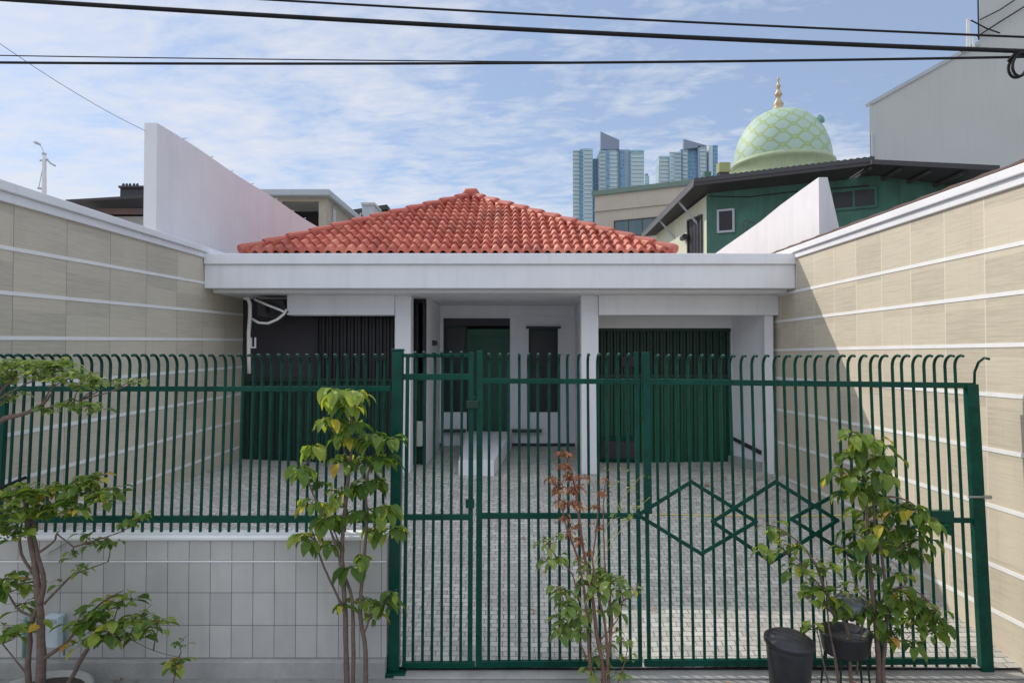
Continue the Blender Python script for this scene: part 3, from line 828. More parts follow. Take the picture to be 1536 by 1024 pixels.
def rosette(mb, c, n_, length, width, droop, tints, spread, up=.2, flat=.8):
    a0 = rnd.random() * 6.28
    for k in range(n_):
        a = a0 + k * 2.399 + rnd.uniform(-.4, .4)
        d = Vector((math.cos(a), math.sin(a), up + rnd.uniform(-.35, .35)))
        b = c + Vector((rnd.uniform(-1,1), rnd.uniform(-1,1), rnd.uniform(-flat,flat))) * spread
        L = length * (rnd.uniform(.75, 1.28) if rnd.random() > .3 else rnd.uniform(.38, .75))
        leaf(mb, b, d, L, width / length * L * rnd.uniform(.85, 1.15), droop * rnd.uniform(.6, 1.3), rnd.uniform(*tints) if rnd.random() > .06 else rnd.uniform(.8, 1.0), rnd.uniform(-.5, .5))

def plant(name, label, base_px, Y, stems, clusters, leafmat, barkmat, cat='plant', nk=2.1, lk=1.0, sk=1.25, flat=.8):
    b = at(base_px[0], base_px[1], Y)
    root = thing(name, (b.x, Y, 0), label, cat)
    sm = MB(); allp = []
    for path, r0, r1 in stems:
        pts = []
        off = 0
        for i, q in enumerate(path):
            px, py = q[0], q[1]; yo = q[2] if len(q) > 2 else 0
            pts.append(at(px, py, Y + yo))
        # resample smooth
        out = []
        for i in range(len(pts) - 1):
            p0 = pts[max(i-1,0)]; p1 = pts[i]; p2 = pts[i+1]; p3 = pts[min(i+2, len(pts)-1)]
            for k in range(4):
                t = k / 4
                out.append(.5 * ((2*p1) + (p2-p0)*t + (2*p0-5*p1+4*p2-p3)*t*t + (3*p1-p0-3*p2+p3)*t*t*t) + Vector((rnd.uniform(-1,1), rnd.uniform(-1,1), 0)) * r1 * .5)
        out.append(pts[-1]); n_ = len(out)
        rad = [(r0 + (r1 - r0) * i / (n_ - 1)) * rnd.uniform(.9, 1.12) for i in range(n_)]
        sm.tube(out, rad, 8, rnd.random()); allp += out
    for cl in clusters:      # twigs carrying each tuft of leaves
        c_ = at(cl[0], cl[1], Y + cl[2])
        q = min(allp, key=lambda p_: (p_ - c_).length + max(0, p_.z - c_.z) * 1.5)
        if .02 < (q - c_).length < .6:
            mid = q.lerp(c_, .55) + Vector((rnd.uniform(-.02, .02), rnd.uniform(-.02, .02), -.015))
            sm.tube([q, mid, c_], [.0055, .004, .0022], 5, rnd.random())
        for k in range(3):
            e = c_ + Vector((rnd.uniform(-1, 1), rnd.uniform(-1, 1), rnd.uniform(-.3, .8))) * cl[3] * 2
            sm.tube([c_, c_.lerp(e, .5) + Vector((0, 0, .008)), e], [.0026, .002, .0014], 4, rnd.random())
    sm.build('stem', barkmat, root, smooth=True)
    lm = MB()
    for (px, py, yo, sp, n_, L, wd, droop, tl, th) in clusters:
        rosette(lm, at(px, py, Y + yo), int(n_ * nk + .5), L * lk, wd * lk, droop, (tl, th), sp * sk, flat=flat)
    lm.build('foliage', leafmat, root, tint=True, fixn=False)
    return root

# P1: drooping broad leaves in front of the post
S = [([(522,1120),(520,1000),(517,900),(513,820),(520,740),(528,660),(525,600),(520,585)], .022, .006),
     ([(530,1120),(530,980),(528,900),(512,850),(498,800,-.05),(470,740,-.08),(455,700,-.1)], .016, .005),
     ([(548,1120),(548,980),(540,920),(545,850),(550,780),(550,720),(565,680),(575,655)], .019, .005),
     ([(518,920),(500,880),(482,840),(470,800),(462,790)], .010, .004),
     ([(546,950),(556,925),(570,905),(585,890)], .008, .004),
     ([(525,700),(510,660),(490,640)], .007, .003), ([(550,760),(565,770),(585,765)], .007, .003),
     ([(513,830),(503,800),(490,780)], .007, .003)]
C = [(505,588,0,.03,9,.135,.075,2.2,.3,.8), (535,590,0,.03,8,.135,.075,2.2,.3,.75), (492,632,-.05,.03,8,.13,.07,2.4,.3,.8), (530,640,.02,.03,9,.13,.075,2.2,.1,.6),
     (560,655,.0,.03,9,.13,.075,2.2,.1,.6), (470,672,-.08,.02,6,.12,.07,2.6,.5,.9), (515,690,0,.03,8,.12,.07,2.2,.1,.9), (575,690,0,.03,9,.13,.075,2.0,.15,.65),
     (455,705,-.1,.03,9,.13,.07,2.4,.3,.75), (480,725,-.05,.02,5,.11,.065,2.4,.05,.4), (550,725,0,.03,7,.13,.08,2.0,.02,.35), (580,765,0,.03,10,.13,.075,2.2,.2,.85),
     (535,770,.03,.03,6,.12,.07,2.4,.1,.5), (495,782,-.02,.03,9,.13,.075,2.2,.2,.7), (462,805,0,.03,8,.13,.07,2.4,.2,.95), (528,850,0,.01,4,.13,.08,2.6,.1,.4),
     (575,905,0,.03,11,.115,.06,2.0,.15,.6), (515,905,-.03,.02,5,.11,.06,1.6,.15,.6), (545,900,.05,.02,4,.10,.055,1.8,.2,.7), (560,795,.02,.03,5,.12,.07,2.4,.4,.95),
     (512,735,0,.03,6,.12,.065,2.3,.1,.6), (560,725,.03,.03,6,.12,.065,2.3,.15,.7), (500,755,-.03,.03,5,.11,.06,2.4,.2,.7), (590,795,0,.02,6,.12,.06,2.3,.2,.8), (468,755,-.06,.03,6,.11,.06,2.5,.3,.9),
     (495,815,0,.02,5,.11,.06,2.4,.2,.7), (548,690,.02,.03,7,.12,.065,2.2,.2,.7), (585,660,0,.02,6,.12,.065,2.3,.2,.7), (515,655,0,.03,6,.12,.065,2.3,.2,.7), (520,610,.02,.03,6,.12,.065,2.3,.3,.8),
     (545,835,.02,.02,4,.11,.06,2.3,.2,.7), (590,890,0,.02,5,.10,.055,2.0,.2,.7), (560,925,.02,.02,5,.10,.055,2.0,.15,.6)]
plant('shrub', 'tall shrub with broad drooping leaves in front of the thick square post', (530, 1100), 5.12, S, C, M['leaf'], M['bark'])

# P0: spreading tree-like shrub at the left in a pale round pot
S = [([(58,1080),(62,980),(58,900),(50,840),(42,780),(38,745)], .036, .011), ([(48,1080),(42,1000),(48,930),(62,905)], .022, .014),
     ([(60,905),(66,870),(56,830),(50,780),(56,750)], .020, .008),
     ([(66,905),(90,880),(110,862),(140,850),(162,842)], .010, .003), ([(50,860),(32,830),(30,805),(33,780)], .012, .006), ([(56,830),(80,812),(85,800),(90,795)], .010, .004),
     ([(52,925),(30,915),(15,895),(12,885)], .011, .004), ([(60,990),(90,970),(120,940),(150,905),(185,885)], .015, .004),
     ([(72,1080),(105,1020),(130,975),(150,958),(180,948),(205,955)], .020, .004), ([(150,958),(165,945),(180,900)], .008, .003),
     ([(42,780),(70,760),(110,745),(150,730)], .010, .003), ([(38,780),(20,760),(5,750)], .010, .003), ([(110,820),(150,808),(185,795),(210,775)], .006, .003),
     ([(40,1010),(20,985),(0,960)], .008, .004), ([(255,1060),(262,1010),(268,990)], .006, .003), ([(190,955),(230,975),(268,985)], .003, .002), ([(85,800),(110,820)], .006, .005)]
C = []
for (px, py, n_) in ((20,770,12),(50,745,14),(85,735,14),(120,732,14),(140,722,9),(70,765,12),(110,765,9),(150,745,10),(165,738,6),(5,745,10),(30,735,8),(95,755,10),(25,800,10),(0,790,10)):
    C.append((px, py, rnd.uniform(-.15, .15), .05, n_ + 4, .085, .052, .9, .15, .75))
for (px, py, n_) in ((12,870,10),(30,880,8),(0,885,8),(38,905,4),(25,950,8),(15,945,6),(50,935,3)):
    C.append((px, py, rnd.uniform(-.1, .1), .045, n_, .095, .055, 1.0, .25, .7))
for (px, py, n_) in ((120,935,9),(140,920,9),(160,910,9),(185,898,7),(155,945,9),(185,935,9),(210,925,8),(225,940,7),(200,955,5),(130,960,5),(175,955,6),(240,935,4)):
    C.append((px, py, rnd.uniform(-.12, .12), .05, n_, .095, .062, 1.1, .15, .75))
for (px, py, n_) in ((195,785,8),(210,775,5),(140,815,4),(165,815,4),(110,832,3),(130,805,3),(118,855,2),(92,870,1),(270,965,3),(268,995,6),(260,1000,4),(125,850,2)):
    C.append((px, py, rnd.uniform(-.05, .05), .03, n_, .075, .045, 1.2, .15, .8))
PL = plant('potted_shrub', 'spreading shrub with tiered rounded leaves growing from the pale round pot', (60, 1080), 5.0, S, C, M['leaf'], M['bark'], nk=2.5, lk=1.0, sk=1.35, flat=.6)

# upper left branch of a tree rooted just left of the fence
S = [([(-70,1150),(-60,900),(-50,760),(-30,680),(0,632),(30,622),(60,610),(78,590)], .035, .008), ([(-45,720),(-20,640),(0,590),(20,570)], .02, .006), ([(60,610),(80,580),(110,565)], .007, .003), ([(30,622),(70,612),(120,600)], .006, .003),
     ([(-5,600),(40,575),(90,560)], .008, .003)]
C = []
for (px, py, n_) in ((5,548,12),(25,545,12),(45,548,12),(65,546,12),(85,550,12),(100,545,8),(110,560,11),(130,565,10),(145,572,8),(20,562,9),(55,562,9),(85,568,9),(0,570,10),(120,580,7),(-15,555,10)):
    C.append((px, py, rnd.uniform(-.15, .15), .045, n_ + 5, .062, .036, .8, .3, .8))
for (px, py, n_) in ((60,612,5),(75,615,4),(100,605,6),(115,610,5),(135,610,6),(145,614,4),(25,590,4),(10,600,5),(170,573,4),(195,572,3),(210,572,2)):
    C.append((px, py, rnd.uniform(-.08, .08), .035, n_, .07, .036, 1.0, .1, .6))
plant('tree', 'small tree reaching a flat leafy branch over the far left end of the fence', (-70, 1150), 5.0, S, C, M['leaf_pale'], M['bark'], 'tree', nk=2.6, lk=1.0, sk=1.4, flat=.45)

# P3: half withered shrub in front of the middle gate leaf
S = [([(905,1120),(905,1010),(895,950),(888,890),(876,830),(868,770),(860,720),(852,690),(846,672)], .018, .004),
     ([(915,1120),(912,1000),(908,940),(895,880),(885,820)], .014, .006), ([(895,1110),(885,1000),(880,920),(870,850),(850,790),(838,740),(828,712)], .013, .004),
     ([(910,1000),(918,930),(910,880),(906,820),(905,760),(910,710)], .011, .003), ([(880,990),(862,940),(845,900),(835,870)], .008, .003), ([(868,900),(858,860),(835,835),(818,810)], .007, .003),
     ([(888,840),(895,790),(898,740)], .007, .003), ([(900,960),(925,930),(935,900)], .006, .003), ([(872,800),(866,750),(870,710)], .006, .003), ([(920,1040),(935,1000),(942,970)], .005,.003)]
C = []
for (px, py, n_, L) in ((890,858,9,.10),(905,868,9,.10),(925,870,9,.10),(880,875,8,.10),(932,885,5,.085),(900,885,7,.10),(838,838,8,.085),(822,842,5,.08),(815,812,5,.075),(835,808,3,.08),
                        (840,885,9,.09),(852,905,10,.095),(845,930,10,.095),(862,925,9,.095),(872,945,8,.09),(842,948,5,.085),(880,915,7,.09),(920,915,5,.08),(930,905,3,.08),(955,885,2,.075),
                        (893,985,7,.08),(905,970,5,.08),(885,1005,6,.08),(930,1010,5,.08),(935,960,5,.06),(942,985,4,.055),(925,945,4,.06),(872,840,5,.07)):
    C.append((px, py, rnd.uniform(-.08, .08), .03, n_, L, L * .5, 1.5, .15, .8))
P3 = plant('shrub', 'half withered shrub with reddish bare top in front of the plain gate leaf', (905, 1100), 5.12, S, C, M['leaf_pale'], M['bark_red'])
dm = MB()
for (x_, y_, n_) in ((846,680,10),(849,700,10),(853,715,10),(858,735,10),(863,755,9),(830,720,8),(836,735,8),(842,755,8),(848,775,6),(868,730,7),(872,715,6),(870,760,6),(895,760,5),(905,740,5),(908,720,3),(862,790,6),(870,810,6),(898,790,5),(852,800,5),(880,830,5)):
    rosette(dm, at(x_, y_, 5.12 + rnd.uniform(-.03,.03)), n_ * 3, .048, .022, 1.8, (0, 1), .028)
tag(dm.build('withered_leaves', M['leaf_dry'], P3, tint=True, fixn=False), 'rust brown dried leaves on the top twigs')
tw = MB()
for k in range(34):
    q = at(rnd.uniform(900, 985), rnd.uniform(700, 780), 5.3 + rnd.uniform(-.05, .05)); 
    rosette(tw, q, 2, .03, .018, 1.2, (.3, 1), .012)
for pth in ([(888,860),(905,800),(935,745),(960,715)], [(890,850),(925,790),(975,745)], [(885,870),(920,810),(950,770)]):
    tw.tube([at(a_, b_, 5.15 + .04 * i) for i, (a_, b_) in enumerate(pth)], .002, 4, .9)
tag(tw.build('twigs', M['leaf_pale'], P3, tint=True, fixn=False), 'fine sparse twigs with tiny yellowed leaves')

# P4: dense shrub at the right
S = [([(1318,1120),(1318,1000),(1312,920),(1305,850),(1300,780),(1298,720),(1290,670)], .022, .006), ([(1330,1120),(1325,1000),(1330,930),(1325,850),(1312,780),(1308,720)], .018, .006),
     ([(1285,1120),(1275,1000),(1270,940),(1240,890),(1225,850),(1205,820),(1175,795),(1150,785)], .016, .003), ([(1268,1120),(1255,1000),(1242,930),(1240,870)], .012, .004),
     ([(1325,900),(1350,880),(1380,890),(1405,915)], .009, .004), ([(1308,760),(1330,745),(1360,750),(1380,765)], .009, .004), ([(1240,890),(1215,860),(1190,830)], .007, .003),
     ([(1285,1010),(1290,960),(1298,920)], .008, .004), ([(1312,930),(1300,900),(1285,880),(1270,830)], .007, .003), ([(1250,1060),(1235,990),(1225,940)], .006,.004)]
C = []
for (px, py, n_) in ((1275,655,8),(1295,660,8),(1310,665,7),(1270,680,8),(1300,690,9),(1325,690,8),(1265,710,9),(1290,720,10),(1320,715,9),(1280,735,9),(1310,740,7)):
    C.append((px, py, rnd.uniform(-.1, .1), .045, n_ + 2, .125, .075, 2.2, .12, .72))
for (px, py, n_) in ((1320,760,8),(1345,765,9),(1370,765,9),(1385,775,8),(1300,775,8),(1315,795,9),(1340,795,10),(1365,795,9),(1380,805,7),(1300,815,8),(1325,825,8),(1290,800,7),(1350,820,6),(1365,825,4)):
    C.append((px, py, rnd.uniform(-.1, .1), .045, n_ + 2, .125, .07, 2.3, .05, .65))
for (px, py, n_) in ((1310,895,8),(1340,890,9),(1365,900,9),(1385,910,9),(1400,920,8),(1345,920,9),(1370,935,8),(1395,945,6),(1335,950,8),(1360,960,6),(1320,925,5),(1410,930,5),(1285,905,5),(1305,850,4),(1345,865,7)):
    C.append((px, py, rnd.uniform(-.1, .1), .045, n_ + 2, .12, .066, 2.0, .03, .6))
for (px, py, n_) in ((1155,790,6),(1165,800,5),(1150,822,6),(1175,822,6),(1195,815,5),(1200,855,7),(1215,870,6),(1225,845,6),(1245,850,5),(1215,885,6),(1205,895,4),(1240,890,7),(1260,880,7),(1265,910,7),(1280,925,6),(1220,940,5),(1255,905,4),(1285,845,5),(1270,825,5),(1190,845,4)):
    C.append((px, py, rnd.uniform(-.12, .05), .04, n_, .095, .058, 1.6, .15, .75))
plant('shrub', 'dense dark leafed shrub beside the black bin, with several tall leaf clumps', (1318, 1100), 5.10, S, C, M['leaf'], M['bark'], nk=1.35, lk=.98, sk=1.15)

# pot of the left shrub
pc = at(58, 1008, 4.88)
PT = thing('plant_pot', (pc.x, 4.88, 0), 'wide pale round pot at the foot of the low tiled wall', 'pot')
s = MB(); s.lathe(pc.x, 4.88, [(.001, .008), (.24, .008), (.27, .03), (.315, .105), (.335, .11), (.34, .13), (.325, .137), (.30, .132), (.29, .10), (.001, .08)], 40); s.build('pot', M['pot'], PT, smooth=True)
s = MB(); s.lathe(pc.x, 4.88, [(.289, .10), (.2, .106), (.1, .104), (.001, .11)], 24); s.build('soil', M['soil'], PT, smooth=True)

# dry leaves blown into the corners
s = MB()
for k in range(150):
    u = rnd.random()
    if u < .45: x, Y = rnd.uniform(2.6, 3.85), rnd.uniform(8.6, 10.2); z = gz(x, Y) + .012
    elif u < .75: x, Y = rnd.uniform(-3.8, 3.9), rnd.uniform(4.7, 5.3); z = .01
    else: x, Y = rnd.uniform(-.5, 3.9), rnd.uniform(5.8, 9.5); z = gz(x, Y) + .012
    a = rnd.random() * 6.28
    leaf(s, (x, Y, z + .01), (math.cos(a), math.sin(a), .1), rnd.uniform(.035, .07), rnd.uniform(.02, .035), .4, rnd.random(), rnd.uniform(-.4, .4), pet=.1)
tag(s.build('fallen_leaves', M['leaf_dry'], tint=True, fixn=False), 'dry brown leaves scattered over the pavers and the kerb', 'leaves', kind='stuff')

# black bin with lid
bc = at(1184, 945, 4.98)
B = thing('bin', (bc.x, 4.98, 0), 'black plastic bin with a domed lid in front of the gate', 'bin')
zt = at(0, 962, 4.98).z
s = MB(); s.lathe(bc.x, 4.98, [(.001, .01), (.125, .01), (.13, .02), (.158, zt - .06), (.160, zt - .02), (.15, zt - .01)], 40); s.build('body', M['black_plastic'], B, smooth=True)
s = MB(); s.lathe(0, 0, [(.168, -.028), (.176, -.02), (.176, .006), (.166, .014), (.15, .018), (.135, .034), (.08, .05), (.001, .056)], 40)
tl = Matrix.Rotation(R(3.5), 4, 'Y') @ Matrix.Rotation(R(5), 4, 'X')
s.v = [tuple((tl @ Vector(v)) + Vector((bc.x, 4.98, zt + .01))) for v in s.v]
s.build('lid', M['black_plastic'], B, smooth=True)
q = at(1193, 977, 4.98 - .158); s = MB(); s.tube([q + Vector((0, .015, 0)), q - Vector((0, .012, 0))], .011, 12); s.build('rivet', M['band'], B)
s = MB(); s.tube([Vector((bc.x - .11, 4.98 + .08, zt + .03)), Vector((bc.x - .112, 4.98 + .085, zt + .09))], .005, 6); s.build('lid_pin', M['black_plastic'], B)

# black basin with a grey plastic sack, on a low stand
qc = at(1268, 940, 5.2)
BS = thing('basin', (qc.x, 5.2, 0), 'black round basin on a low stand behind the dense shrub', 'basin')
z0 = at(0, 978, 5.2).z; z1 = at(0, 948, 5.2).z
s = MB(); s.lathe(qc.x, 5.2, [(.001, z0), (.15, z0), (.165, z0 + .03), (.185, z1), (.195, z1 + .01), (.178, z1 + .012), (.16, z1 - .04), (.001, z1 - .05)], 36); s.build('bowl', M['black_plastic'], BS, smooth=True)
for an in (.6, 2.5, 4.2, 5.6):
    s = MB(); s.tube([(qc.x + .16 * math.cos(an), 5.2 + .1 * math.sin(an), z0), (qc.x + .19 * math.cos(an), 5.2 + .13 * math.sin(an), .002)], .008, 6); s.build('leg', M['dark_green'], BS)
s = MB(); cs = at(1270, 885, 5.2); N1, N2 = 10, 18
vs_ = []
for i in range(N1 + 1):
    ph = math.pi * i / N1
    for k in range(N2):
        a = 2 * math.pi * k / N2
        rr = 1 + .13 * math.sin(3 * a + ph * 4) + .08 * math.sin(7 * a - 3 * ph)
        vs_.append((cs.x + .15 * math.sin(ph) * math.cos(a) * rr, 5.2 + .13 * math.sin(ph) * math.sin(a) * rr, cs.z - .125 + .085 * math.cos(ph) * rr))
s.add(vs_, [(i*N2+k, i*N2+(k+1)%N2, (i+1)*N2+(k+1)%N2, (i+1)*N2+k) for i in range(N1) for k in range(N2)])
tag(s.build('sack', plain('grey_plastic_sack', (.10, .105, .115), .35, .3, 8, .5), smooth=True), 'crumpled grey plastic sack lying in the black basin', 'sack')

# thin pale blue strip near the wall top, meter box at its foot, stick in the fence
s = MB(); N = 8; vs_ = []
for i in range(N + 1):
    for k in range(3):
        q = at(72 + (108 - 72) * i / N - 8 * (k - 1), 829 - (829 - 806) * i / N + 5 * (k - 1), 5.385 - .008 * math.sin(i * 1.3 + k))
        vs_.append(q)
s.add(vs_, [(i*3+k, i*3+k+1, (i+1)*3+k+1, (i+1)*3+k) for i in range(N) for k in range(2)])
o = s.build('pale_strip', M['pale_blue'], smooth=True); md = o.modifiers.new('thick', 'SOLIDIFY'); md.thickness = .004
tag(o, 'pale blue strip set slantwise near the top of the low tiled wall', 'plastic strip')
mb_ = thing('meter_box', (at(80, 945, 5.36).x, 5.37, .139), 'pale box with teal pipe on the low tiled wall behind the left shrub', 'box')
a, b = at(69, 968, 5.34), at(92, 922, 5.34)
s = MB(); s.box(a.x, b.x, 5.30, 5.391, a.z, b.z); s.build('box', M['pale_blue'], mb_, bevel=.008)
s = MB(); s.box(a.x + .01, b.x - .01, 5.293, 5.2995, b.z - .05, b.z - .02); s.build('lid', M['trim_grey'], mb_)
s = MB(); s.tube([at(36, 985, 5.36), at(36, 945, 5.36), at(38, 925, 5.36)], .014, 8); s.build('pipe', M['teal_metal'], mb_, smooth=True)
s = MB(); s.tube([at(96, 982, 5.37), at(96, 925, 5.37), at(88, 920, 5.37)], .008, 8); s.build('conduit', M['teal_metal'], mb_, smooth=True)
s = MB(); s.tube([at(-30, 742, 5.35), at(5, 730, 5.4), at(40, 715, 5.5)], .014, 8)
tag(s.build('stick', M['cable']), 'dark rod poking through the fence bars at the far left', 'rod')

# ------------------------------------------------------------------ overhead cables
def cable(name, label, pts, Y, rad, sag=0, grp='overhead cables'):
    m = MB(); out = []
    P_ = [at(a_, b_, Y) for a_, b_ in pts]
    n_ = 40; a_, b_ = P_[0], P_[-1]
    # quadratic through the points by x
    for i in range(n_ + 1):
        x = a_.x + (b_.x - a_.x) * i / n_
        z = 0
        for j, pj in enumerate(P_):
            L = 1
            for k, pk in enumerate(P_):
                if k != j: L *= (x - pk.x) / (pj.x - pk.x)
            z += pj.z * L
        out.append((x, Y, z))
    m.tube(out, rad, 8)
    return tag(m.build(name, M['cable'], smooth=True), label, 'cable', grp)
cable('cable', 'thickest black overhead cable, running down from the upper left', [(-300, -22), (700, 40), (1800, 86)], 5.0, .0165)
cable('cable', 'thin topmost black cable above the thick one on the right', [(-300, -45), (1024, 33), (1800, 66)], 5.2, .0085)
cable('cable', 'lowest black overhead cable, dipping in the middle of the sky', [(-300, 91), (750, 95), (1800, 80)], 5.1, .0095)
cable('cable', 'faint thin cable just above the lowest overhead cable on the left', [(-300, 78), (350, 88.5), (1000, 94)], 5.15, .0042)
m = MB(); q0 = at(-260, -130, 4.8); q1 = Vector((-4.76, 8.79, 5.42))
m.tube([q0.lerp(q1, t / 12) - Vector((0, 0, .12 * (1 - (2 * t / 12 - 1) ** 2))) for t in range(13)], .0028, 6)
tag(m.build('cable', M['cable']), 'fine slanting wire running down to the tall party wall', 'cable', 'overhead cables')
m = MB(); c0 = at(1529, 98, 5.0); pts = []
for k in range(60):
    a = k / 59 * 6.28 * 2.6; rr = 1 + .12 * math.sin(k * .55)
    pts.append(c0 + Vector((.065 * math.cos(a) * rr, .02 * math.sin(a * .5), .085 * math.sin(a) * rr)))
m.tube(pts, .010, 6); m.tube([c0 + Vector((-.08, 0, .03)), c0 + Vector((-.02, 0, .1)), c0 + Vector((.08, 0, .06))], .012, 6)
tag(m.build('cable_coil', M['cable'], smooth=True), 'black coil of spare cable hanging at the top right', 'cable coil')

# ------------------------------------------------------------------ neighbours on the right
# green house
GH = thing('green_house', (5.4, 20, 0), 'sea green house with cream end wall and dark sheet roof right of the bungalow', 'house')
A_ = at(1041, 268, 19.55); B_ = at(1312, 235, 17.3); D_ = at(962, 350, 24.0); E_ = B_ + (D_ - A_)
Cn = at(1060, 350, 20.1); Cr = at(1440, 300, 17.2); Cl = at(985, 350, 23.6)
def vwall(a, b, z0, za, zb, t=.12):
    dv = Vector((b.x - a.x, b.y - a.y, 0)).normalized(); nv = Vector((-dv.y, dv.x, 0)) * t
    return [Vector((a.x, a.y, z0)), Vector((b.x, b.y, z0)), Vector((b.x, b.y, zb)), Vector((a.x, a.y, za))], nv
poly, nv = vwall(Cn, Cr, 0, A_.z - .3, A_.z - .3); s = MB(); s.prism(poly, nv); s.build('wall', M['green_wall'], GH)
poly, nv = vwall(Cl, Vector((Cn.x - .003, Cn.y, 0)), 0, D_.z - .1, A_.z - .36); s = MB(); s.prism(poly, nv); tag(s.build('wall', M['cream_wall'], GH), 'cream end wall')
nrm = (B_ - A_).cross(D_ - A_).normalized()
if nrm.z < 0: nrm = -nrm
rf = MB(); N = 60
def rp(u, v): return A_ + (B_ - A_) * u + (D_ - A_) * v
vs_ = []
for i in range(N + 1):
    for v in (0, 1):
        vs_.append(rp(i / N, v) + nrm * (.03 if i % 2 else 0))
for i in range(N + 1):
    for v in (0, 1):
        vs_.append(rp(i / N, v) - nrm * .12)
o2 = 2 * (N + 1); fs_ = []
for i in range(N):
    fs_ += [(2*i, 2*i+2, 2*i+3, 2*i+1), (o2+2*i, o2+2*i+1, o2+2*i+3, o2+2*i+2), (2*i, o2+2*i, o2+2*i+2, 2*i+2), (2*i+1, 2*i+3, o2+2*i+3, o2+2*i+1)]
fs_ += [(0, 1, o2+1, o2), (2*N, o2+2*N, o2+2*N+1, 2*N+1)]
rf.add(vs_, fs_); RFo = rf.build('roof', M['roof_dark'], GH)
s = MB(); s.bar(A_ - nrm * .16 + Vector((.02, .03, 0)), D_ - nrm * .16 + Vector((.02, .03, 0)), .07, .05); s.build('barge_board', M['trim_grey'], RFo)
s = MB(); s.bar(A_ - nrm * .17 + Vector((0, .06, 0)), B_ - nrm * .17 + Vector((0, .06, 0)), .09, .05); s.build('eave_board', M['dark_wood'], RFo)
for v in (.3, .65):
    p0 = rp(.02, v) - nrm * .15; s = MB(); s.bar(p0, p0 + Vector((.55, -.2, -.75)), .05, .05); s.build('roof_bracket', M['trim_grey'], RFo)
def wall_window(root, a, b, pxs, pys, M_f, M_g, proud=.03, bars=1):
    """framed window set on the upright wall through a and b"""
    dv = Vector((b.x - a.x, b.y - a.y, 0)).normalized(); nv = Vector((dv.y, -dv.x, 0))
    def hit(px, py):
        d = at(px, py, 1.0) - Vector((0, 0, CZ)); o = Vector((0, 0, CZ))
        t = (Vector((a.x, a.y, 0)) - o).dot(nv) / d.dot(nv); return o + d * t
    p0, p1 = hit(pxs[0], (pys[0]+pys[1])/2), hit(pxs[1], (pys[0]+pys[1])/2)
    z1 = (hit(pxs[0], pys[0]).z + hit(pxs[1], pys[0]).z) / 2; z0 = (hit(pxs[0], pys[1]).z + hit(pxs[1], pys[1]).z) / 2
    L = (p1 - p0).dot(dv); base = Vector((p0.x, p0.y, 0))
    if nv.dot(-base) < 0: nv = -nv
    def bx_(m, s0, s1, za, zb, d0, d1):
        m.hexa([base + dv*s0 + nv*d1 + Vector((0,0,za)), base + dv*s1 + nv*d1 + Vector((0,0,za)), base + dv*s1 + nv*d0 + Vector((0,0,za)), base + dv*s0 + nv*d0 + Vector((0,0,za)),
                base + dv*s0 + nv*d1 + Vector((0,0,zb)), base + dv*s1 + nv*d1 + Vector((0,0,zb)), base + dv*s1 + nv*d0 + Vector((0,0,zb)), base + dv*s0 + nv*d0 + Vector((0,0,zb))])
    t = .06; m = MB()
    bx_(m, -t, 0, z0 - t, z1 + t, .002, proud + .03); bx_(m, L, L + t, z0 - t, z1 + t, .002, proud + .03)
    bx_(m, 0, L, z0 - t, z0, .002, proud + .03); bx_(m, 0, L, z1, z1 + t, .002, proud + .03)
    for k in range(bars):
        c_ = L * (k + 1) / (bars + 1); bx_(m, c_ - .025, c_ + .025, z0, z1, .005, proud + .01)
    wd = m.build('window', M_f, root)
    m = MB(); bx_(m, 0, L, z0, z1, .003, proud); m.build('pane', M_g, wd)
    return wd
wall_window(GH, Cn, Cr, (1079, 1099), (317, 346), M['trim_grey'], M['dark_glass'], bars=0)
wall_window(GH, Cn, Cr, (1250, 1312), (287, 311), M['green_wall'], M['dark_glass'], bars=1)
wall_window(GH, Cl, Cn, (1034, 1053), (329, 392), M['dark_wood'], M['dark_glass'], bars=3)
m = MB(); q = at(1027, 355, 21.2); m.tube([q + Vector((0, .3, 0)), q + Vector((0, -.05, 0))], .09, 10); m.build('wall_vent', M['charcoal'], GH)
m = MB(); pts = [at(1062, 296, 19.8), at(1120, 297, 19.3), at(1180, 290, 18.8), at(1300, 280, 17.9)]; m.tube([p_ - Vector((0, .12, 0)) for p_ in pts], .02, 6); m.build('wire', M['cable'], GH)
# lower roof sheet to the right of it
r0 = thing('lean_to', (10.5, 16, 0), 'dark flat lean-to roof between the green house and the grey block', 'shed')
a, b = at(1308, 246, 17.2), at(1500, 256, 15.4)
s = MB(); s.prism([a, b, b + Vector((.6, 3.6, .15)), a + Vector((.6, 3.6, .15))], (0, 0, .12)); s.build('roof', M['roof_dark'], r0)
for k in range(5):
    p0 = a.lerp(b, k / 4) + Vector((.05, .15, -.06)); s = MB(); s.bar(p0, p0 + Vector((.5, 3.2, .12)), .07, .07); s.build('rafter', M['dark_wood'], r0)
s = MB(); p0 = a + Vector((.6, 3.4, 0)); p1 = b + Vector((.6, 3.4, 0)); s.prism([Vector((p0.x, p0.y, 0)), Vector((p1.x, p1.y, 0)), p1, p0], (0, .12, 0)); s.build('wall', M['green_wall'], r0)

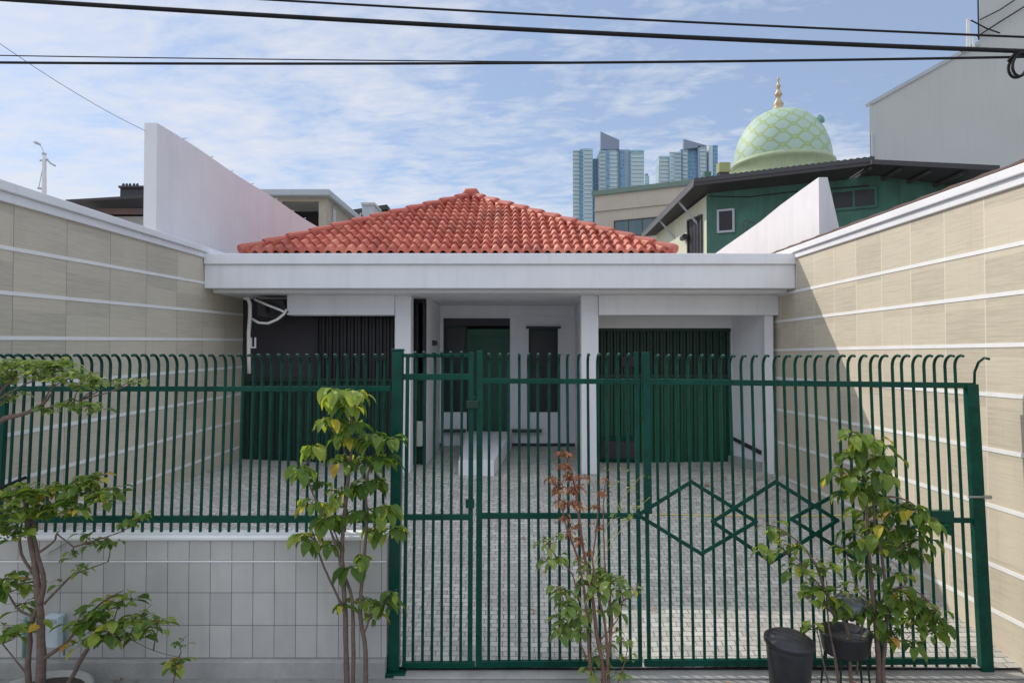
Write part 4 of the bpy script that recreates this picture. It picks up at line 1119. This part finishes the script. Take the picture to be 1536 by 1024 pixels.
# neighbour's rusty roof along the right wall
nr = thing('neighbour_house', (5.5, 9, 0), 'neighbour with rusty brown sheet roof just above the sunlit wall', 'house')
s = MB(); N = 44; vs_ = []
for i in range(N + 1):
    Y = 4.4 + 9.6 * i / N
    x0 = XR(Y) + .05; h = .018 if i % 2 else 0
    vs_ += [(x0 + .06, Y, 4.075 + h), (x0 + 3.0, Y, 5.0 + h), (x0 + .06, Y, 4.005), (x0 + 3.0, Y, 4.88)]
fs_ = []
for i in range(N):
    o = i * 4; p_ = o + 4
    fs_ += [(o, o+1, p_+1, p_), (o+2, p_+2, p_+3, o+3), (o, p_, p_+2, o+2), (o+1, o+3, p_+3, p_+1)]
fs_ += [(0, 2, 3, 1), (N*4, N*4+1, N*4+3, N*4+2)]
s.add(vs_, fs_); s.build('roof', M['roof_rust'], nr)
s = MB(); s.box(4.35, 7.6, 4.5, 13.9, 0, 3.98); s.build('wall', M['beige_wall'], nr)

# grey block
GYB = 19.8
pg = [(1306, 262), (1304, 156), (1440, 80), (1469, 66), (1470, -120), (1640, -120), (1640, 262)]
gb = thing('grey_block', (11, GYB, 0), 'plain grey rendered building with a slanted roofline at the top right', 'building')
poly = [at(a_, b_, GYB) for a_, b_ in pg]
poly[0].z = 0; poly[-1].z = 0
s = MB(); s.prism(poly, (6.4, 9, 0)); s.build('wall', M['grey_wall'], gb)
s = MB(); s.bar(poly[1] + Vector((.03, .1, .02)), poly[2] + Vector((.03, .1, .02)), .10, .3); s.bar(poly[2] + Vector((0, .1, .02)), poly[3] + Vector((-.02, .1, .02)), .10, .3); s.build('coping', M['trim_grey'], gb)
s = MB(); q = at(1308, 200, GYB - .05); s.tube([Vector((q.x + .02, q.y, 6.5)), Vector((q.x + .02, q.y, 9.0))], .035, 8); s.build('downpipe', M['trim_grey'], gb)
an = thing('antenna', tuple(at(1454, 72, GYB - .1)), 'white antenna frame standing on the slanted roof of the grey block', 'antenna')
s = MB()
Z = lambda a_, b_: at(a_, b_, GYB - .12)
s.tube([Z(1451, 78), Z(1451, 29)], .028, 6); s.tube([Z(1455, 76), Z(1454, 29)], .018, 6); s.tube([Z(1461, 72), Z(1459, 55)], .028, 6); s.tube([Z(1450, 30), Z(1457, 30)], .025, 6)
s.build('mast', M['pipe_white'], an)
s = MB(); s.tube([Z(1455, 30), Z(1480, 43), Z(1500, 50)], .02, 6); s.tube([Z(1466, 55), Z(1500, 33), Z(1545, 5)], .02, 6); s.tube([Z(1470, 30), Z(1500, 15), Z(1530, -5)], .018, 6); s.tube([Z(1467, 0), Z(1468, 60)], .02, 6); s.build('stay_wire', M['cable'], an)

# mosque dome
DY = 44.0
dc = at(1173, 240, DY); drx = 70 * DY / 1024; 
MQ = thing('mosque', (dc.x, DY, 0), 'mosque with patterned pale green dome and gold finial behind the green house', 'mosque')
zb = at(0, 247, DY).z; ztp = at(0, 166, DY).z; hh = ztp - zb
prof = []
for i in range(25):
    t = i / 24
    # onion-like hemisphere, nearly upright at the foot
    ang = t * math.pi / 2
    prof.append((drx * (math.cos(ang) ** .88) + .001, zb + hh * math.sin(ang)))
s = MB(); s.lathe(dc.x, DY, prof, 64); DO = s.build('dome', dome_mat(dc.x, DY, zb, drx), MQ, smooth=True)
s = MB(); s.lathe(dc.x, DY, [(drx - .05, zb + .12), (drx + .08, zb + .1), (drx + .2, zb - .05), (drx + .2, zb - .2), (drx + .05, zb - .28), (drx + .08, zb - .9), (drx + .08, zb - 1.6)], 64)
s.build('dome_ring', plain('pale_olive_paint', (.33, .39, .24), .6, .12, 2, .1, streak=.3), MQ, smooth=True)
fz = ztp - .05; k = DY / 1024
s = MB(); s.lathe(dc.x - .2, DY, [(.55, fz - .15), (.52, fz), (.30, fz + .22), (.26, fz + .3), (.33, fz + .45), (.16, fz + .75), (.10, fz + .85), (.2, fz + 1.0), (.26, fz + 1.12), (.12, fz + 1.3), (.09, fz + 1.5), (.17, fz + 1.62), (.07, fz + 1.8), (.05, fz + 2.0), (.1, fz + 2.1), (.02, fz + 2.25), (.001, fz + 2.3)], 20)
s.build('finial', M['gold'], MQ, smooth=True)
s = MB(); s.box(dc.x - 2.9, dc.x + 9, DY - 3, DY + 8, 0, zb - 1.6); s.build('hall', M['cream_wall'], MQ)
lp = at(1225, 183, DY - 1.5); 
LS = thing('loudspeaker', tuple(at(1218, 187, DY - 1.5)), 'small teal horn loudspeaker mounted on the right of the dome', 'loudspeaker')
q0 = at(1212, 190, DY - 1.6); q1 = at(1226, 182, DY - 1.6); q2 = at(1232, 178, DY - 1.6)
s = MB(); s.tube([q0 + Vector((-.1, .6, -.1)), q0, q1], .06, 8); s.build('arm', M['teal_metal'], LS)
s = MB(); s.tube([q0.lerp(q1, .6), q1, q2], [.07, .13, .30], 14); s.build('horn', M['teal_metal'], LS)
tk = thing('water_tank', tuple(at(1083, 250, 30)), 'olive square water tank on the roof left of the dome', 'tank')
a = at(1079, 258, 30); b = at(1096, 243, 30)
s = MB(); s.box(a.x, b.x, 30, 30.5, a.z, b.z); s.build('tank', plain('olive_tank', (.30, .32, .14), .6, .1, 3, .1), tk, bevel=.03)
s = MB(); s.box(a.x + .05, b.x - .05, 30.05, 30.45, a.z - 5.5, a.z - .002); s.build('stand', M['roof_dark'], tk)
vt = thing('roof_vent', tuple(at(1062, 259, 30)), 'low dark green vent box on the roof left of the water tank', 'vent')
a = at(1057, 264, 30); b = at(1067, 257, 30); s = MB(); s.box(a.x, b.x, 30, 30.4, a.z - 5, b.z); s.build('box', M['green_wall'], vt, bevel=.02)

# beige building with blue window
BB = thing('beige_building', (6, 40, 0), 'beige flat roofed building with a blue window, below the glass towers', 'building')
a = at(892, 294, 40); b = at(1062, 274, 37)
poly, nv = vwall(a, b, 0, a.z, a.z - .0); s = MB(); s.prism(poly, nv * 60); s.build('wall', M['beige_wall'], BB)
zt_ = a.z
dv = Vector((b.x - a.x, b.y - a.y, 0)).normalized(); no = Vector((dv.y, -dv.x, 0))
s = MB(); q0 = Vector((a.x, a.y, zt_)) + no * .12 - dv * .15; q1 = Vector((b.x, b.y, zt_)) + no * .12
s.prism([q0, q1, q1 + Vector((0, 0, .28)), q0 + Vector((0, 0, .28))], -no * 7.5); s.build('roof', plain('grey_green_trim', (.16, .22, .19), .6, .1, 2, .1), BB)
s = MB(); z2 = at(0, 318, 40).z; q0 = Vector((a.x, a.y, z2)) + no * .08; q1 = Vector((b.x, b.y, z2)) + no * .08; s.prism([q0, q1, q1 + Vector((0, 0, .15)), q0 + Vector((0, 0, .15))], -no * .077); s.build('cornice', M['beige_wall'], BB)
wall_window(BB, a, b, (923, 985), (330, 353), M['dark_wood'], M['blue_glass'], bars=2, proud=.05)

# ------------------------------------------------------------------ glass towers
def fac(name, wallc, glassc, fl, frac, bay, bayfrac):
    """curtain wall: floor bands by height, bays across"""
    m = NT(name); p = m.pos(); x, y, z = m.sep(p)
    fz_ = m.math('FRACT', m.math('DIVIDE', z, fl)); fx_ = m.math('FRACT', m.math('DIVIDE', m.math('ADD', x, m.math('MULTIPLY', y, .7)), bay))
    g_ = m.math('MULTIPLY', m.math('LESS_THAN', fz_, frac), m.math('LESS_THAN', fx_, bayfrac))
    wn = m.new('ShaderNodeTexWhiteNoise', noise_dimensions='2D'); m.l.new(m.comb(m.math('FLOOR', m.math('DIVIDE', x, bay)), m.math('FLOOR', m.math('DIVIDE', z, fl)), 0.0), wn.inputs['Vector'])
    gc = m.mix(m.math('MULTIPLY', wn.outputs['Value'], .6), glassc, tuple(min(1, a_ * 1.9) for a_ in glassc))
    m.col(m.mix(g_, wallc, gc)); m.rough(m.math('SUBTRACT', .6, m.math('MULTIPLY', g_, .42))); return m.m
TW = {'white': fac('white_bay_facade', (.42,.52,.55), (.20,.32,.37), 3.2, .55, 2.4, .8), 'teal': fac('teal_glass_facade', (.30,.47,.50), (.11,.26,.30), 3.2, .6, 3.0, .95),
      'blue': fac('blue_glass_facade', (.20,.33,.44), (.10,.21,.32), 3.2, .7, 1.6, .85), 'mauve': plain('mauve_panel', (.27,.35,.43), .6, .05, .05, 0), 'fin': plain('slate_fin', (.21,.25,.32), .55, .06, .1, 0), 'slab': plain('pale_slab', (.46,.56,.58), .6, .05, .1, 0)}
TY = 550
def block(root, name, px0, px1, y_top, yoff, mat, depth=14, zbot=0):
    a = at(px0, y_top, TY + yoff); b = at(px1, y_top, TY + yoff)
    s = MB(); s.box(a.x, b.x, TY + yoff, TY + yoff + depth, zbot, a.z); return s.build(name, mat, root)
def slabs(root, px0, px1, y_top, yoff, proud=1.5, ext=0.0):
    a = at(px0, y_top, TY + yoff); b = at(px1, y_top, TY + yoff); s = MB(); z = a.z; yb = TY + yoff - .05; yf = TY + yoff - proud; ym = yb - .12
    prof_ = [(yb, a.z)]
    while z > 60:
        prof_ += [(yf, z), (yf, z - .45), (ym, z - .45), (ym, z - 3.2)]; z -= 3.2
    prof_.append((yb, z))
    nP = len(prof_); vs_ = [(a.x - ext, q[0], q[1]) for q in prof_] + [(b.x, q[0], q[1]) for q in prof_]
    fs_ = [(k, (k + 1) % nP, nP + (k + 1) % nP, nP + k) for k in range(nP)]
    for k in range(1, nP - 3, 4):
        for o_ in (0, nP): fs_.append((o_ + k, o_ + k + 1, o_ + k + 2, o_ + k - 1))
    s.add(vs_, fs_)
    return s.build('balconies', TW['slab'], root, fixn=False)
T1 = thing('glass_tower', (at(915, 300, TY).x, TY, 0), 'taller left blue glass tower with slanted slate crown fin', 'tower', 'glass towers on the skyline')
block(T1, 'wing', 862, 869.5, 226, 3, TW['teal']); slabs(T1, 862, 869, 226.5, 3, 1.6, 1.6)
block(T1, 'wing', 869.6, 874, 224, 2, TW['blue']); block(T1, 'wing', 874.1, 889, 223, 0, TW['white']); slabs(T1, 876, 888, 225, 0, 1.3)
block(T1, 'wing', 889.1, 898, 238, 6, TW['blue'])
block(T1, 'wing', 898.1, 926, 226, -4, TW['white']); slabs(T1, 899, 908, 228, -4, 2.2); slabs(T1, 914, 924, 226, -4, 1.2)
block(T1, 'wing', 910, 914, 225, -4.8, TW['blue'], 3); block(T1, 'wing', 926.1, 945, 224.5, 2, TW['mauve']); block(T1, 'wing', 930, 936, 225.5, 1, TW['blue'], 3)
block(T1, 'wing', 945.1, 966, 225, 0, TW['teal']); slabs(T1, 946.5, 965.5, 230, 0, 1.0)
s = MB(); s.prism([at(901, 224, TY - 1), at(929, 224, TY - 1), at(929, 210, TY - 1), at(901, 197.5, TY - 1)], (0, 6, 0)); s.build('crown_fin', TW['fin'], T1)
T2 = thing('glass_tower', (at(1032, 300, TY).x, TY, 0), 'right blue glass tower with a slate fin and detached pale strip', 'tower', 'glass towers on the skyline')
block(T2, 'wing', 988.5, 1004, 234, 2, TW['white']); block(T2, 'wing', 1004.1, 1021, 228, 0, TW['white']); slabs(T2, 990, 1003, 236, 2, 1.2); slabs(T2, 1012, 1021, 230, 0, 2.2)
block(T2, 'wing', 1021.1, 1033, 224, 3, TW['blue']); slabs(T2, 1024, 1031, 226, 3, 1.6)
block(T2, 'wing', 1033.1, 1047, 219, 5, TW['blue']); block(T2, 'wing', 1047.1, 1060, 219, 1, TW['mauve']); slabs(T2, 1050, 1058, 221, 1, 1.4)
block(T2, 'wing', 1063, 1069, 218, 4, TW['slab']); block(T2, 'wing', 1069.1, 1076.5, 218, 6, TW['blue'])
s = MB(); s.prism([at(1025.5, 224, TY + 1), at(1060, 219.5, TY + 1), at(1059, 218, TY + 1), at(1025.5, 208.5, TY + 1)], (0, 4, 0)); s.build('crown_fin', TW['fin'], T2)
T3 = thing('glass_tower', (at(970, 300, TY + 200).x, TY + 200, 0), 'tiny far white block peeping out right of the taller tower', 'tower', 'glass towers on the skyline')
a = at(967, 264, 750); b = at(974, 264, 750)
s = MB(); s.box(a.x, b.x, 750, 764, 0, a.z); s.build('wing', TW['white'], T3)
s = MB(); s.box(a.x + 1, b.x - 1, 751, 760, a.z + .01, a.z + 3); s.build('plant_room', TW['fin'], T3)

# ------------------------------------------------------------------ neighbours on the left
LB = thing('concrete_building', (-9, 30, 0), 'tan unfinished concrete building with a big dark opening beyond the roof, left', 'building')
LYb = 30.0
a = at(395, 288, LYb); c_ = at(490, 285, LYb); e_ = at(546, 310, 38.0)
z1 = at(0, 296, LYb).z; zr = at(0, 286, LYb).z
s = MB(); ox0, ox1 = at(425, 0, LYb).x, at(480, 0, LYb).x; oz1 = at(0, 302, LYb).z
s.box(a.x - 2, ox0, LYb, LYb + .3, 0, z1); s.box(ox0, ox1, LYb, LYb + .3, oz1, z1); s.box(ox0, ox1, LYb, LYb + .3, 0, 5.2); s.box(ox1, c_.x, LYb, LYb + .3, 0, z1)
s.build('wall', M['tan_wall'], LB)
s = MB(); s.box(a.x - 2, c_.x - .4, LYb + 3.0, LYb + 3.2, 0, z1); s.build('inner_wall', M['charcoal'], LB)
poly, nv = vwall(Vector((c_.x, LYb + .0, 0)), Vector((e_.x, e_.y, 0)), 0, z1, z1); s = MB(); s.prism(poly, nv * 2); s.build('wall', M['tan_wall'], LB)
s = MB(); o1 = Vector((a.x - 2.3, LYb - .35, z1 + .002)); o2_ = Vector((c_.x + .2, LYb - .35, z1 + .002)); o3 = Vector((e_.x + .45, e_.y, z1 + .002)); o4 = Vector((a.x - 2.3, e_.y, z1 + .002))
s.prism([o1, o2_, o3, o4], (0, 0, zr - z1)); s.build('roof', M['trim_grey'], LB, bevel=.05)
w_a, w_b = Vector((c_.x, LYb, 0)), Vector((e_.x, e_.y, 0))
wall_window(LB, w_a, w_b, (498, 504), (313, 352), M['tan_wall'], M['trim_grey'], bars=0)
wall_window(LB, w_a, w_b, (525, 530), (327, 345), M['tan_wall'], M['dark_glass'], bars=0)
wall_window(LB, w_a, w_b, (540, 544), (323, 338), M['tan_wall'], M['dark_glass'], bars=0)
SH = thing('small_house', (at(570, 330, 44).x, 44, 0), 'small tan house with dark pitched roof edge behind the concrete building', 'house')
a = at(549, 320, 44); b = at(579, 314, 44); c2 = at(596, 328, 46)
s = MB(); s.prism([Vector((a.x - 1, 44, 0)), Vector((b.x, 44, 0)), b - Vector((0, 0, .1)), Vector((a.x - 1, 44, a.z - .1))], (0, 4, 0)); s.build('wall', M['tan_wall'], SH)
s = MB(); s.prism([a + Vector((-1, -.3, -.1)), b + Vector((.1, -.3, -.05)), b + Vector((.1, -.3, .25)), a + Vector((-1, -.3, .15))], (0, 5, 0))
s.prism([b + Vector((.11, -.3, .25)), b + Vector((.11, -.3, -.05)), c2 + Vector((0, -2.3, -.25)), c2 + Vector((0, -2.3, .05))], (0, 5, 0)); s.build('roof', M['roof_dark'], SH)
s = MB(); s.box(b.x + .02, c2.x - .2, 44.2, 48, 0, c2.z - .1); s.build('wing', M['dark_wood'], SH)
GBx = thing('rooftop_cabin', (at(553, 310, 40).x, 41, 0), 'pale grey box building showing between the concrete building and the small house', 'building')
a = at(543, 317, 41); b = at(561, 304, 41)
s = MB(); s.box(a.x, b.x, 41, 43, 0, b.z - .15); s.build('wall', M['trim_grey'], GBx)
s = MB(); s.box(a.x - .05, b.x + .06, 40.93, 43.05, b.z - .149, b.z); s.build('roof', M['grey_wall'], GBx)
# dark roofed house seen over the left wall
DH = thing('dark_house', (-9, 15, 0), 'old house with dark sagging roof seen over the left boundary wall', 'house')
DYY = 15.0
a = at(96, 300, DYY); b = at(225, 293, DYY)
s = MB(); s.prism([at(98, 303, DYY - .5), at(228, 296, DYY - .5), at(228, 292, DYY - .5), at(98, 299.5, DYY - .5)], (0, 2.5, -.25)); s.build('roof', M['roof_dark'], DH)
zz = at(0, 310, DYY).z
s = MB(); s.box(at(135, 0, DYY).x, at(140, 0, DYY).x + .12, DYY + .2, DYY + .6, 0, zz); s.box(at(137, 0, DYY).x + .2, at(228, 0, DYY).x, DYY + .2, DYY + .6, 0, at(0, 322, DYY).z); s.build('wall', M['grey_wall'], DH)
s = MB(); s.box(at(110, 0, DYY).x, at(228, 0, DYY).x, DYY + .8, DYY + 1, 0, zz); s.build('inner_wall', M['dark_wood'], DH)
s = MB(); s.box(at(148, 0, DYY).x, at(228, 0, DYY).x, DYY - .3, DYY - .22, at(0, 325, DYY).z, at(0, 317, DYY).z); s.build('fascia', M['roof_rust'], DH)
ch = thing('chimney', tuple(at(200, 290, 15.4)), 'dark stepped parapet with small stubs on the dark roofed house', 'parapet')
s = MB(); a = at(184, 294, 15.4); b = at(222, 284, 15.4); s.box(a.x, b.x, 15.3, 15.7, a.z - .2, b.z); a2 = at(183, 284, 15.4); s.box(a2.x, b.x, 15.25, 15.75, b.z + .001, at(0, 281, 15.4).z); s.build('parapet', M['roof_dark'], ch)
for px in (185, 190, 195, 201, 206):
    q = at(px, 281, 15.4); s = MB(); s.tube([q, q + Vector((0, 0, .07)), q + Vector((.01, 0, .09))], [.028, .028, .015], 8); s.build('stub', M['roof_dark'], ch)
# mast with arm
MS = thing('lamp_mast', (at(66, 300, 40).x, 40, 0), 'slim white mast with a small arm rising over the left boundary wall', 'mast')
Z = lambda a_, b_: at(a_, b_, 40)
q = Z(66, 300); s = MB(); s.tube([Vector((q.x, 40, 0)), q, Z(66.5, 243), Z(66.5, 232)], [.16, .13, .105, .105], 12); s.build('mast', M['pipe_white'], MS, smooth=True)
s = MB(); s.tube([Z(66, 232), Z(66.5, 229.5)], [.13, .11], 12); s.build('cap', M['trim_grey'], MS)
s = MB(); s.tube([Z(60, 241), Z(72, 239)], .05, 6); s.tube([Z(70, 239), Z(76, 245), Z(83, 249)], .05, 6); s.build('arm', M['trim_grey'], MS)
s = MB(); s.tube([Z(64, 252), Z(61, 268), Z(58, 282)], .025, 6); s.tube([Z(57, 282), Z(63, 283)], .07, 6); s.build('stay', M['trim_grey'], MS)
s = MB(); s.tube([Z(66.5, 231), Z(63, 222), Z(58, 216)], .018, 6); s.build('lamp_arm', M['trim_grey'], MS)
s = MB(); s.tube([Z(51, 213), Z(55, 214.5), Z(61, 217)], [.05, .10, .04], 8); s.build('lamp_head', M['grey_wall'], MS)
